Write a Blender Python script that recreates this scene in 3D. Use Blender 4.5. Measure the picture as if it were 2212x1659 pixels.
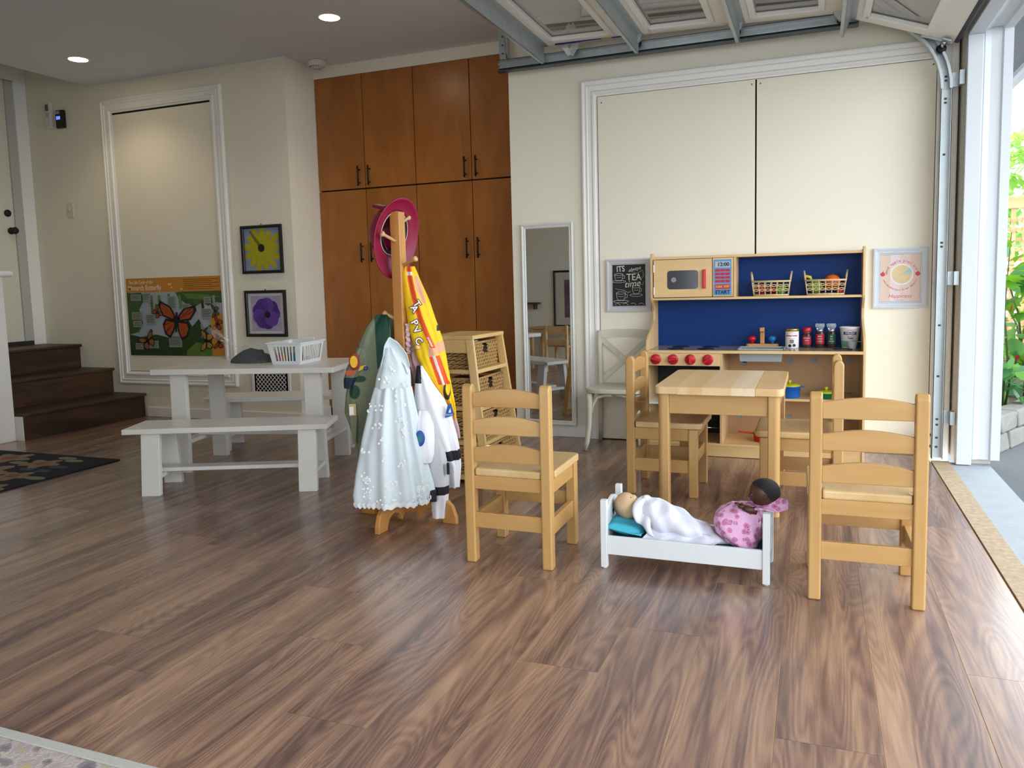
import bpy, bmesh, math, random
from mathutils import Matrix, Vector, noise
for o in list(bpy.data.objects): bpy.data.objects.remove(o, do_unlink=True)
scene = bpy.context.scene
COL = scene.collection
R = math.radians
rnd = random.Random(7)

# ---------------------------------------------------------------- camera
cam_d = bpy.data.cameras.new('camera')
cam = bpy.data.objects.new('camera', cam_d); COL.objects.link(cam)
cam_d.sensor_width = 36.0; cam_d.lens = 1687.57 / 2212 * 36.0
cam_d.shift_y = -(829.5 - 775.0) / 2212
cam_d.clip_start = .05; cam_d.clip_end = 300
cam.matrix_world = Matrix.Translation((0, 0, 1)) @ (Matrix.Rotation(R(21.228), 4, 'Z') @ Matrix.Rotation(R(90 - 5.546), 4, 'X') @ Matrix.Rotation(R(-1.492), 4, 'Z'))
scene.camera = cam
# ---------------------------------------------------------------- world, sun, exposure
scene.view_settings.view_transform = 'Standard'; scene.view_settings.look = 'None'
scene.view_settings.gamma = 1.0; scene.view_settings.use_curve_mapping = False
scene.view_settings.exposure = 1.32
w = bpy.data.worlds.new('world'); scene.world = w; w.use_nodes = True
bg = w.node_tree.nodes['Background']
bg.inputs[0].default_value = (0.86, 0.93, 1.0, 1); bg.inputs[1].default_value = 2.3
sun_d = bpy.data.lights.new('sun', 'SUN'); sun_d.energy = 1.8; sun_d.angle = R(2); sun_d.color = (1, .95, .86)
sun = bpy.data.objects.new('sun', sun_d); COL.objects.link(sun)
sun.rotation_euler = Vector((.62, -.25, -.75)).to_track_quat('-Z', 'Y').to_euler()
# light portal in the open garage doorway (helps sampling of the sky; gives no light itself)
pd = bpy.data.lights.new('doorway_portal', 'AREA'); pd.shape = 'RECTANGLE'; pd.size = 4.85; pd.size_y = 2.15
pd.cycles.is_portal = True
po = bpy.data.objects.new('doorway_portal', pd); COL.objects.link(po)
po.matrix_world = Matrix(((0, 0, 1, .9), (1, 0, 0, 2.12), (0, 1, 0, 1.08), (0, 0, 0, 1)))
pd2 = bpy.data.lights.new('added_window_portal', 'AREA'); pd2.shape = 'RECTANGLE'; pd2.size = 2.3; pd2.size_y = 1.9; pd2.cycles.is_portal = True  # sampling portal for the added rear window
po2 = bpy.data.objects.new('added_window_portal', pd2); COL.objects.link(po2)
po2.matrix_world = Matrix(((1, 0, 0, -.55), (0, 0, -1, -2.17), (0, 1, 0, 1.35), (0, 0, 0, 1)))
# portal emits along local -Z = -X of the world : into the room

# ---------------------------------------------------------------- helpers
def hexc(h, a=1):
    h = h.lstrip('#'); c = [int(h[i:i+2], 16) / 255 for i in (0, 2, 4)]
    return tuple([(x / 12.92 if x <= .04045 else ((x + .055) / 1.055) ** 2.4) for x in c] + [a])

MATS = {}
def mat(name, col, rough=.5, metal=0, var=.06, scale=18, bump=0, bscale=200, spec=.5, trans=0, alpha=1, emit=None, es=0, ior=1.45, coat=0, sheen=0):
    if name in MATS: return MATS[name]
    m = bpy.data.materials.new(name); m.use_nodes = True; MATS[name] = m
    nt = m.node_tree; n = nt.nodes; b = n['Principled BSDF']
    c = hexc(col) if isinstance(col, str) else tuple(col) + (1,)
    b.inputs['Roughness'].default_value = rough; b.inputs['Metallic'].default_value = metal
    b.inputs['Specular IOR Level'].default_value = spec; b.inputs['IOR'].default_value = ior
    b.inputs['Transmission Weight'].default_value = trans; b.inputs['Alpha'].default_value = alpha
    b.inputs['Coat Weight'].default_value = coat; b.inputs['Sheen Weight'].default_value = sheen
    if var:
        tc = n.new('ShaderNodeTexCoord'); nz = n.new('ShaderNodeTexNoise'); nz.inputs['Scale'].default_value = scale; nz.inputs['Detail'].default_value = 4
        nt.links.new(tc.outputs['Object'], nz.inputs['Vector'])
        mx = n.new('ShaderNodeMix'); mx.data_type = 'RGBA'
        mx.inputs[6].default_value = tuple(x * (1 - var) for x in c[:3]) + (1,)
        mx.inputs[7].default_value = tuple(min(1, x * (1 + var)) for x in c[:3]) + (1,)
        nt.links.new(nz.outputs[0], mx.inputs[0]); nt.links.new(mx.outputs[2], b.inputs['Base Color'])
    else: b.inputs['Base Color'].default_value = c
    if bump:
        tc2 = n.new('ShaderNodeTexCoord'); nb = n.new('ShaderNodeTexNoise'); nb.inputs['Scale'].default_value = bscale; nb.inputs['Detail'].default_value = 3
        nt.links.new(tc2.outputs['Object'], nb.inputs['Vector'])
        bp = n.new('ShaderNodeBump'); bp.inputs['Strength'].default_value = bump; bp.inputs['Distance'].default_value = .004
        nt.links.new(nb.outputs[0], bp.inputs['Height']); nt.links.new(bp.outputs[0], b.inputs['Normal'])
    if emit:
        b.inputs['Emission Color'].default_value = hexc(emit); b.inputs['Emission Strength'].default_value = es
    return m

def wood(name, dark, mid, light, axis='Y', rough=.4, scale=(1, 1, 1), grain=1., randomize=True, coat=0, bump=.1, stops=(.25, .5, .75), distort=1.2):
    """grain runs along `axis` of the object; per-object random offset"""
    if name in MATS: return MATS[name]
    m = bpy.data.materials.new(name); m.use_nodes = True; MATS[name] = m
    nt = m.node_tree; n = nt.nodes; b = n['Principled BSDF']; L = nt.links.new
    b.inputs['Roughness'].default_value = rough; b.inputs['Coat Weight'].default_value = coat
    tc = n.new('ShaderNodeTexCoord'); oi = n.new('ShaderNodeObjectInfo')
    sc = n.new('ShaderNodeVectorMath'); sc.operation = 'SCALE'; sc.inputs[3].default_value = 37.0
    cx = n.new('ShaderNodeCombineXYZ')
    for i in range(3): L(oi.outputs['Random'], cx.inputs[i])
    L(cx.outputs[0], sc.inputs[0])
    ad = n.new('ShaderNodeVectorMath'); ad.operation = 'ADD'; L(tc.outputs['Object'], ad.inputs[0])
    if randomize: L(sc.outputs[0], ad.inputs[1])
    mp = n.new('ShaderNodeMapping')
    st = {'X': (.12, 1, 1), 'Y': (1, .12, 1), 'Z': (1, 1, .12)}[axis]
    mp.inputs['Scale'].default_value = tuple(a * b_ for a, b_ in zip(st, scale))
    L(ad.outputs[0], mp.inputs['Vector'])
    n1 = n.new('ShaderNodeTexNoise'); n1.inputs['Scale'].default_value = 9 * grain; n1.inputs['Detail'].default_value = 5; n1.inputs['Distortion'].default_value = distort
    n2 = n.new('ShaderNodeTexNoise'); n2.inputs['Scale'].default_value = 90 * grain; n2.inputs['Detail'].default_value = 3
    L(mp.outputs[0], n1.inputs['Vector']); L(mp.outputs[0], n2.inputs['Vector'])
    ma = n.new('ShaderNodeMath'); ma.operation = 'MULTIPLY_ADD'; ma.inputs[1].default_value = .22; L(n2.outputs[0], ma.inputs[0])
    sb = n.new('ShaderNodeMath'); sb.operation = 'ADD'; sb.inputs[1].default_value = -.11; L(n1.outputs[0], sb.inputs[0]); L(sb.outputs[0], ma.inputs[2])
    cr = n.new('ShaderNodeValToRGB'); e = cr.color_ramp.elements
    e[0].position = stops[0]; e[0].color = hexc(dark); e[1].position = stops[2]; e[1].color = hexc(light)
    k = e.new(stops[1]); k.color = hexc(mid)
    L(ma.outputs[0], cr.inputs[0]); L(cr.outputs[0], b.inputs['Base Color'])
    if bump:
        bp = n.new('ShaderNodeBump'); bp.inputs['Strength'].default_value = bump; bp.inputs['Distance'].default_value = .002
        L(n2.outputs[0], bp.inputs['Height']); L(bp.outputs[0], b.inputs['Normal'])
    return m

WM = {}
def loc_matrix(loc, rz=0, M=None):
    return M if M is not None else Matrix.Translation(loc) @ Matrix.Rotation(rz, 4, 'Z')

def thing(name, label, cat, loc=(0, 0, 0), rz=0, group=None, kind=None, M=None):
    o = bpy.data.objects.new(name, None); COL.objects.link(o); o.empty_display_size = .05
    mw = loc_matrix(loc, rz, M); o.matrix_world = mw; WM[o] = mw
    return tag(o, label, cat, group, kind)

def tag(o, label=None, cat=None, group=None, kind=None):
    if label: o['label'] = label
    if cat: o['category'] = cat
    if group: o['group'] = group
    if kind: o['kind'] = kind
    return o

class MB:
    def __init__(s): s.v = []; s.f = []; s.sm = []; s.mi = []; s.M = None; s.cur = 0
    def add(s, vs, fs, smooth=False, mi=None):
        k = len(s.v)
        for p in vs:
            p = Vector(p)
            if s.M is not None: p = s.M @ p
            s.v.append(tuple(p))
        for i, f in enumerate(fs):
            s.f.append(tuple(k + j for j in f)); s.sm.append(smooth)
            s.mi.append(s.cur if mi is None else (mi[i] if isinstance(mi, (list, tuple)) else mi))
        return s
    def box(s, x0, x1, y0, y1, z0, z1):
        if x0 > x1: x0, x1 = x1, x0
        if y0 > y1: y0, y1 = y1, y0
        if z0 > z1: z0, z1 = z1, z0
        return s.add([(x0, y0, z0), (x1, y0, z0), (x1, y1, z0), (x0, y1, z0), (x0, y0, z1), (x1, y0, z1), (x1, y1, z1), (x0, y1, z1)],
                     [(0, 3, 2, 1), (4, 5, 6, 7), (0, 1, 5, 4), (1, 2, 6, 5), (2, 3, 7, 6), (3, 0, 4, 7)])
    def hexa(s, b, t):
        """b, t : 4 points each (bottom ccw, top ccw)"""
        return s.add(list(b) + list(t), [(0, 3, 2, 1), (4, 5, 6, 7), (0, 1, 5, 4), (1, 2, 6, 5), (2, 3, 7, 6), (3, 0, 4, 7)])
    def bar(s, p, q, w, h, up=(0, 0, 1)):
        p = Vector(p); q = Vector(q); d = (q - p).normalized(); u = Vector(up)
        a = d.cross(u)
        if a.length < 1e-5: a = d.cross(Vector((1, 0, 0)))
        a.normalize(); c = a.cross(d)
        a *= w / 2; c *= h / 2
        return s.hexa([p - a - c, p + a - c, p + a + c, p - a + c], [q - a - c, q + a - c, q + a + c, q - a + c])
    def prism(s, pts, d0, d1, plane='XZ', smooth=False):
        """outline pts 2D, extruded along the remaining axis from d0 to d1"""
        def P(a, b, d): return {'XZ': (a, d, b), 'XY': (a, b, d), 'YZ': (d, a, b)}[plane]
        n = len(pts); vs = [P(a, b, d0) for a, b in pts] + [P(a, b, d1) for a, b in pts]
        fs = [tuple(range(n)), tuple(range(2 * n - 1, n - 1, -1))]
        s.add(vs, fs)
        k = len(s.v) - 2 * n
        for i in range(n):
            j = (i + 1) % n; s.f.append((k + i, k + n + i, k + n + j, k + j)); s.sm.append(smooth); s.mi.append(s.cur)
        return s
    def lathe(s, prof, c=(0, 0, 0), n=24, axis='Z', smooth=True, sx=1, sy=1, cap=True):
        vs = []; fs = []
        for r, z in prof:
            for i in range(n):
                a = 2 * math.pi * i / n; x, y = r * math.cos(a) * sx, r * math.sin(a) * sy
                p = {'Z': (x, y, z), 'Y': (x, z, y), 'X': (z, x, y)}[axis]
                vs.append((c[0] + p[0], c[1] + p[1], c[2] + p[2]))
        m = len(prof)
        for j in range(m - 1):
            for i in range(n):
                k = (i + 1) % n; fs.append((j * n + i, j * n + k, (j + 1) * n + k, (j + 1) * n + i))
        s.add(vs, fs, smooth)
        if cap:
            k = len(s.v) - len(vs)
            if prof[0][0] > 1e-6: s.f.append(tuple(k + i for i in range(n - 1, -1, -1))); s.sm.append(False); s.mi.append(s.cur)
            if prof[-1][0] > 1e-6: s.f.append(tuple(k + (m - 1) * n + i for i in range(n))); s.sm.append(False); s.mi.append(s.cur)
        return s
    def cyl(s, p, q, r0, r1=None, n=12, cap=True):
        return s.tube([p, q], [r0, r0 if r1 is None else r1], n, cap)
    def tube(s, pts, r, n=8, cap=True, closed=False):
        pts = [Vector(p) for p in pts]; m = len(pts)
        if not isinstance(r, (list, tuple)): r = [r] * m
        vs = []; up = None
        for i, p in enumerate(pts):
            a = pts[(i - 1) % m] if (i > 0 or closed) else p; b = pts[(i + 1) % m] if (i < m - 1 or closed) else p
            d = (b - a).normalized()
            if up is None: up = Vector((0, 0, 1)) if abs(d.z) < .9 else Vector((1, 0, 0))
            x = d.cross(up); 
            if x.length < 1e-4: x = d.cross(Vector((0, 1, 0)))
            x.normalize(); y = x.cross(d); up = y
            for k in range(n):
                t = 2 * math.pi * k / n; vs.append(p + x * (math.cos(t) * r[i]) + y * (math.sin(t) * r[i]))
        fs = []
        for i in range(m if closed else m - 1):
            for k in range(n):
                l = (k + 1) % n; i2 = (i + 1) % m
                fs.append((i * n + k, i2 * n + k, i2 * n + l, i * n + l))
        if cap and not closed:
            fs.append(tuple(range(n))); fs.append(tuple((m - 1) * n + k for k in range(n - 1, -1, -1)))
        return s.add(vs, fs, True)
    def grid(s, fn, nu, nv, closed_u=False, smooth=True, mfn=None):
        vs = [fn(i / nu if closed_u else i / nu, j / nv) for j in range(nv + 1) for i in range(nu if closed_u else nu + 1)]
        w_ = nu if closed_u else nu + 1; fs = []; mi = []
        for j in range(nv):
            for i in range(nu):
                k = (i + 1) % w_; f = (j * w_ + i, j * w_ + k, (j + 1) * w_ + k, (j + 1) * w_ + i)
                fs.append(f)
                if mfn: c = sum((Vector(vs[q]) for q in f), Vector()) / 4; mi.append(mfn(c, (i + .5) / nu, (j + .5) / nv))
        return s.add(vs, fs, smooth, mi if mfn else None)
    def sphere(s, c, r, n=16, m=10, sc=(1, 1, 1), fn=None):
        def g(u, v):
            a = 2 * math.pi * u; t = math.pi * v
            d = Vector((math.sin(t) * math.cos(a), math.sin(t) * math.sin(a), -math.cos(t)))
            k = r * (fn(d) if fn else 1)
            return (c[0] + d.x * k * sc[0], c[1] + d.y * k * sc[1], c[2] + d.z * k * sc[2])
        return s.grid(g, n, m, True)
    def mesh(s, name, mats=()):
        me = bpy.data.meshes.new(name); me.from_pydata(s.v, [], s.f)
        me.polygons.foreach_set('use_smooth', s.sm)
        for m in mats: me.materials.append(m)
        if any(s.mi): me.polygons.foreach_set('material_index', s.mi)
        me.update(); return me
    def build(s, name, m, parent=None, world=False, bevel=0, seg=2, subsurf=0, recalc=True, solid=0, weighted=False):
        mats = m if isinstance(m, (list, tuple)) else [m]
        if world and parent is not None:
            iv = WM[parent].inverted(); s.v = [tuple(iv @ Vector(p)) for p in s.v]
        me = s.mesh(name, mats)
        if recalc:
            b = bmesh.new(); b.from_mesh(me); bmesh.ops.recalc_face_normals(b, faces=b.faces[:]); b.to_mesh(me); b.free()
        o = bpy.data.objects.new(name, me); COL.objects.link(o)
        if parent is not None: o.parent = parent; WM[o] = WM[parent]
        else: WM[o] = Matrix()
        if bevel:
            bm_ = o.modifiers.new('bevel', 'BEVEL'); bm_.width = bevel; bm_.segments = seg; bm_.limit_method = 'ANGLE'; bm_.angle_limit = R(35)
        if solid: q = o.modifiers.new('solid', 'SOLIDIFY'); q.thickness = solid; q.offset = 0
        if subsurf: q = o.modifiers.new('sub', 'SUBSURF'); q.levels = subsurf; q.render_levels = subsurf
        return o

def dup(root, label=None, M=None, group=None):
    r = root.copy(); COL.objects.link(r)
    if M is not None: r.matrix_world = M; WM[r] = M
    if label: r['label'] = label
    if group: r['group'] = group
    for ch in list(root.children):
        c = ch.copy(); COL.objects.link(c); c.parent = r
        for g in list(ch.children):
            d = g.copy(); COL.objects.link(d); d.parent = c
    return r

def struct(name, mb, m, label=None, bevel=0, **k):
    o = mb.build(name, m, None, bevel=bevel, **k); o['kind'] = 'structure'
    if label: o['label'] = label
    return o

_tc = {}
def text(s, size, M, m, parent, name='lettering', align='CENTER', ext=.0006, bold=0, shear=0, sx=1):
    """flat lettering; M: matrix taking text plane (x right, y up, z out) into the parent's space"""
    cu = bpy.data.curves.new(name, 'FONT'); cu.body = s; cu.size = size; cu.align_x = align; cu.align_y = 'CENTER'; cu.extrude = ext; cu.offset = bold; cu.shear = shear
    cu.resolution_u = 3
    t = bpy.data.objects.new('tmp', cu); COL.objects.link(t)
    bpy.context.view_layer.update()
    me = bpy.data.meshes.new_from_object(t.evaluated_get(bpy.context.evaluated_depsgraph_get()))
    bpy.data.objects.remove(t, do_unlink=True); bpy.data.curves.remove(cu)
    me.name = name; me.transform(M @ Matrix.Diagonal((sx, 1, 1, 1))); me.materials.clear(); me.materials.append(m)
    if parent is None: return me
    o = bpy.data.objects.new(name, me); COL.objects.link(o); o.parent = parent; WM[o] = WM.get(parent, Matrix())
    return o
def wallM(x, y, z, rot=0):
    """text on a wall facing -Y"""
    return Matrix.Translation((x, y, z)) @ Matrix.Rotation(R(90), 4, 'X') @ Matrix.Rotation(rot, 4, 'Z')
def lerp(a, b, t): return a + (b - a) * t
def interp(tab, t):
    """tab: sorted list of (t, v1, v2..)"""
    if t <= tab[0][0]: return tab[0][1:]
    for a, b in zip(tab, tab[1:]):
        if t <= b[0]:
            k = (t - a[0]) / (b[0] - a[0]); k = k * k * (3 - 2 * k) if False else k
            return tuple(lerp(x, y, k) for x, y in zip(a[1:], b[1:]))
    return tab[-1][1:]
# ---------------------------------------------------------------- materials of the setting
M_WALL = mat('wall_paint', '#ebe5d3', .85, var=.015, scale=3, bump=.05, bscale=350)
M_CEIL = mat('ceiling_paint', '#dadde2', .9, var=.01, scale=2, bump=.04, bscale=300)
M_TRIM = mat('trim_paint', '#f1efe9', .45, var=.01)
M_PANEL = mat('panel_paint', '#efe8d5', .55, var=.01, scale=2)
M_BLACK = mat('matte_black', '#0b0b0c', .5, var=.05)
M_DARKGAP = mat('dark_gap', '#050505', .9, var=0)
M_STEEL = mat('galvanised_steel', '#b3babc', .40, .65, var=.16, scale=25)
M_CHROME = mat('bright_steel', '#c9cdd0', .2, 1, var=.05)
M_WHITE = mat('white_lacquer', '#eeece6', .32, var=.012)
M_GLASS = mat('door_glass', '#ffffff', .02, var=0, trans=1, ior=1.45)
# walnut laminate planks
def floor_mat():
    m = bpy.data.materials.new('walnut_laminate'); m.use_nodes = True; nt = m.node_tree; n = nt.nodes; L = nt.links.new; b = n['Principled BSDF']
    tc = n.new('ShaderNodeTexCoord'); oi = n.new('ShaderNodeObjectInfo')
    cx = n.new('ShaderNodeCombineXYZ')
    mu = n.new('ShaderNodeMath'); mu.operation = 'MULTIPLY'; mu.inputs[1].default_value = 61.3; L(oi.outputs['Random'], mu.inputs[0])
    L(mu.outputs[0], cx.inputs[0]); L(mu.outputs[0], cx.inputs[1])
    ad = n.new('ShaderNodeVectorMath'); ad.operation = 'ADD'; L(tc.outputs['Object'], ad.inputs[0]); L(cx.outputs[0], ad.inputs[1])
    mp = n.new('ShaderNodeMapping'); mp.inputs['Scale'].default_value = (1, .13, 1); L(ad.outputs[0], mp.inputs[0])
    # cathedral figure: rings of a warped noise field
    nz = n.new('ShaderNodeTexNoise'); nz.inputs['Scale'].default_value = 7.5; nz.inputs['Detail'].default_value = 1.6; nz.inputs['Roughness'].default_value = .45; nz.inputs['Distortion'].default_value = .5; L(mp.outputs[0], nz.inputs['Vector'])
    m1 = n.new('ShaderNodeMath'); m1.operation = 'MULTIPLY'; m1.inputs[1].default_value = 150; L(nz.outputs[0], m1.inputs[0])
    sn = n.new('ShaderNodeMath'); sn.operation = 'SINE'; L(m1.outputs[0], sn.inputs[0])
    # broad streaks
    mp2 = n.new('ShaderNodeMapping'); mp2.inputs['Scale'].default_value = (1, .06, 1); L(ad.outputs[0], mp2.inputs[0])
    ns = n.new('ShaderNodeTexNoise'); ns.inputs['Scale'].default_value = 17; ns.inputs['Detail'].default_value = 4; ns.inputs['Distortion'].default_value = .4; L(mp2.outputs[0], ns.inputs['Vector'])
    # fine pores
    mp3 = n.new('ShaderNodeMapping'); mp3.inputs['Scale'].default_value = (1, .035, 1); L(ad.outputs[0], mp3.inputs[0])
    nf = n.new('ShaderNodeTexNoise'); nf.inputs['Scale'].default_value = 230; nf.inputs['Detail'].default_value = 2; L(mp3.outputs[0], nf.inputs['Vector'])
    sq = n.new('ShaderNodeMath'); sq.operation = 'MULTIPLY_ADD'; sq.inputs[1].default_value = .92; sq.inputs[2].default_value = .03; L(ns.outputs[0], sq.inputs[0])
    a1 = n.new('ShaderNodeMath'); a1.operation = 'MULTIPLY_ADD'; a1.inputs[1].default_value = .055; L(sn.outputs[0], a1.inputs[0]); L(sq.outputs[0], a1.inputs[2])
    a2 = n.new('ShaderNodeMath'); a2.operation = 'MULTIPLY_ADD'; a2.inputs[1].default_value = .26; L(nf.outputs[0], a2.inputs[0]); L(a1.outputs[0], a2.inputs[2])
    pr = n.new('ShaderNodeMath'); pr.operation = 'MULTIPLY_ADD'; pr.inputs[1].default_value = .13; L(oi.outputs['Random'], pr.inputs[0]); L(a2.outputs[0], pr.inputs[2])
    cr = n.new('ShaderNodeValToRGB'); e = cr.color_ramp.elements
    e[0].position = .34; e[0].color = hexc('#3c2c28'); e[1].position = .95; e[1].color = hexc('#b08c72')
    for p, c in ((.48, '#563f39'), (.60, '#72544a'), (.74, '#92705c')): q = e.new(p); q.color = hexc(c)
    L(pr.outputs[0], cr.inputs[0]); L(cr.outputs[0], b.inputs['Base Color'])
    b.inputs['Roughness'].default_value = .40; b.inputs['Specular IOR Level'].default_value = 1.0; b.inputs['Coat Weight'].default_value = .6; b.inputs['Coat Roughness'].default_value = .17
    bp = n.new('ShaderNodeBump'); bp.inputs['Strength'].default_value = .08; bp.inputs['Distance'].default_value = .0015; L(nf.outputs[0], bp.inputs['Height']); L(bp.outputs[0], b.inputs['Normal'])
    return m
M_FLOOR = floor_mat()

# ---------------------------------------------------------------- floor: one object per plank
fb = MB().box(-6.12, .582, -2, 5.3, -.10, -.0012)
FLOOR = struct('floor', fb, mat('seam_tan', '#c2a27a', .7))
PW, PL, GAP = .2175, 1.255, .0022
offs = {0: 2.137, 2: 1.703, 3: 2.563, 4: 2.145, 6: 2.417, 7: 1.446, 8: 1.798, 9: 2.127, 11: 1.641, 12: 2.367}
pm = MB().box(-PW / 2 + GAP / 2, PW / 2 - GAP / 2, 0, PL - .0012, -.0012, 0).mesh('plank', [M_FLOOR])
cut = {}
for k in range(31):
    xc = .5805 - PW * (k + .5); y0 = offs.get(k, 1.4 + rnd.random() * PL)
    while y0 > -1.6: y0 -= PL
    y = y0
    while y < 5.29:
        ys, ye = max(y, -2), min(y + PL, 5.30)
        if xc > -6.1 and ye > -.6 and ye - ys > .02:
            if ye - ys < PL - .01:
                me = MB().box(-PW / 2 + GAP / 2, PW / 2 - GAP / 2, ys - y, ye - y - .0012, -.0012, 0).mesh('plank', [M_FLOOR])
            else: me = pm
            o = bpy.data.objects.new('plank', me); COL.objects.link(o); o.parent = FLOOR; o.location = (xc, y, 0)
        y += PL

# ---------------------------------------------------------------- walls and ceiling
YA, YK, YC = 4.78, 4.775, 5.135
struct('wall_back_left', MB().box(-6.32, -3.54, YA, 5.4, -.1, 3.1), M_WALL)
struct('wall_back_niche', MB().box(-3.54, -1.83, YC, 5.4, 2.562, 2.9), M_WALL)
struct('wall_back_niche_rear', MB().box(-3.54, -1.83, 5.36, 5.5, -.1, 2.9), M_WALL)
struct('wall_back_right', MB().box(-1.83, .69, YK, 5.4, -.1, 2.9), M_WALL)
struct('wall_left', MB().box(-6.32, -6.165, -2, YA, -.1, 3.1), M_WALL)
struct('wall_rear_left', MB().box(-6.165, -1.9, .8, 1.0, -.1, 2.9), M_WALL)
struct('wall_rear_return', MB().box(-2.05, -1.9, -2.0, .8, -.1, 2.9), M_WALL)
rw_ = MB(); rw_.box(-2.05, -1.7, -2.15, -2.0, -.1, 2.9); rw_.box(.6, .9, -2.15, -2.0, -.1, 2.9); rw_.box(-1.7, .6, -2.15, -2.0, -.1, .4); rw_.box(-1.7, .6, -2.15, -2.0, 2.3, 2.9)
struct('wall_rear', rw_, M_WALL)
wf = MB()
for q in ((-1.7, -1.64, .4, 2.3), (.54, .6, .4, 2.3), (-1.64, .54, .4, .46), (-1.64, .54, 2.24, 2.3), (-.58, -.52, .46, 2.24)): wf.box(q[0], q[1], -2.10, -2.04, q[2], q[3])
struct('window_added', wf, M_TRIM)  # unseen window, added to bring daylight onto the kitchen wall and chairs
struct('ceiling', MB().box(-5.42, .69, -2.15, 5.4, 2.646, 2.9), M_CEIL)
struct('ceiling_stair', MB().box(-6.32, -5.42, -2.15, 5.4, 3.0, 3.15), M_CEIL)
struct('ceiling_soffit', MB().box(-5.42, -5.36, -2.15, 5.4, 2.9, 3.0), M_CEIL)
# garage door wall on the right: header, near pier, far pier, with moulded white casing
M_EXT = mat('white_exterior_paint', '#ced2d6', .5, var=.012, scale=5, bump=.04, bscale=60)
struct('wall_right_header', MB().box(.69, .86, -.33, 4.60, 2.20, 2.9), M_WALL)
struct('wall_right_near', MB().box(.69, .86, -2.15, -.33, -.1, 2.9), M_WALL)
struct('wall_right_far', MB().box(.70, .86, 4.605, 5.6, .0, 2.9), mat('bare_stud', '#cdc5b9', .8, var=.1))
cs = MB()
cs.box(.694, .764, 4.545, 4.606, 0, 2.16); struct('trim_1', cs, M_EXT, bevel=.004)
c2 = MB(); c2.prism([(.764, 4.606), (.764, 4.566), (.772, 4.560), (.800, 4.572), (.845, 4.572), (.852, 4.560), (.893, 4.560), (.893, 4.64), (.86, 4.64)], .028, 2.30, 'XY'); struct('trim_2', c2, M_EXT)
struct('trim_3', MB().box(.694, .764, -.33, 4.606, 2.16, 2.30), M_EXT, bevel=.004)
hh = MB(); hh.prism([(.764, 2.30), (.764, 2.18), (.772, 2.175), (.80, 2.187), (.845, 2.187), (.852, 2.175), (.893, 2.175), (.893, 2.30)], -.33, 4.56, 'XZ'); struct('trim_4', hh, M_EXT)
struct('trim_5', MB().box(.694, .893, -.39, -.33, 0, 2.30), M_EXT, bevel=.004)
# flat OSB strip and concrete sill along the opening
M_OSB = mat('weathered_plywood', '#a8957c', .85, var=.45, scale=45, bump=.4, bscale=60)
struct('trim_6', MB().box(.586, .668, -2, 4.60, -.03, .004), M_OSB)
struct('floor_sill', MB().box(.668, .855, -2, 4.61, -.10, -.004), mat('pale_concrete', '#99a1a7', .7, var=.12, scale=12, bump=.3, bscale=80))

def frame(mb, x0, x1, z0, z1, y, prof, open_bottom=False, close_back=True):
    """mitred moulding facing -Y; prof: list of (inset, proud)"""
    rings = []
    for ins, pr in prof:
        zb = z0 if open_bottom else z0 + ins
        rings.append([(x0 + ins, y - pr, zb), (x1 - ins, y - pr, zb), (x1 - ins, y - pr, z1 - ins), (x0 + ins, y - pr, z1 - ins)])
    for a, b in zip(rings, rings[1:]):
        for i in range(4):
            if open_bottom and i == 0: continue
            j = (i + 1) % 4; mb.add([a[i], a[j], b[j], b[i]], [(0, 1, 2, 3)])
    if open_bottom:
        pass
    return mb
CASING = [(0, 0), (0, .022), (.006, .026), (.014, .026), (.020, .020), (.028, .020), (.034, .024), (.040, .018), (.062, .016), (.070, .024), (.082, .024), (.090, .014), (.098, .014), (.098, 0)]
struct('trim_7', frame(MB(), -5.293, -4.105, .265, 2.515, YA, [(a * 1.05, b) for a, b in CASING]), M_TRIM, recalc=False)
struct('panel_board_1', MB().box(-5.188, -4.208, YA - .006, YA, .372, 2.398), M_PANEL).name = 'trim_8'
struct('trim_9', MB().box(-5.188, -4.208, YA - .003, YA, .368, 2.411), M_DARKGAP)
# kitchen wall: casing round two big white sliding boards
struct('trim_10', frame(MB(), -1.35, .688, 0, 2.214, YK, CASING, True), M_TRIM, recalc=False)
struct('trim_11', MB().box(-1.248, .60, YK - .003, YK, .0, 2.113), M_DARKGAP)
d1 = struct('door_1', MB().box(-1.2465, -.3265, YK - .02, YK - .003, .006, 2.1115), M_PANEL, bevel=.002)
d2 = struct('door_2', MB().box(-.3175, .586, YK - .02, YK - .003, .006, 2.110), M_PANEL, bevel=.002)
for d, xs in ((d1, (-1.222, -.345)), (d2, (-.298, .57))):
    for xx in xs:
        sc = MB().lathe([(.0045, 0), (.0045, .0015), (.003, .002)], (xx, YK - .0215, 2.085 if d is d2 or xx > -1 else 2.075), 10, 'Y').build('screw', mat('screw_grey', '#6f6a63', .5, .6), d)
struct('trim_12', MB().box(.602, .69, YK - .012, YK, 0, 2.12), mat('edge_board', '#cfc8ba', .6))
struct('baseboard_back_right', MB().box(-1.83, -1.30, YK - .014, YK, 0, .078), M_TRIM, bevel=.004)
struct('baseboard_back_left', MB().box(-5.03, -3.54, YA - .014, YA, 0, .078), M_TRIM, bevel=.004)
struct('baseboard_niche', MB().box(-3.54, -3.528, YA, YC, 0, .078), M_TRIM)

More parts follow.
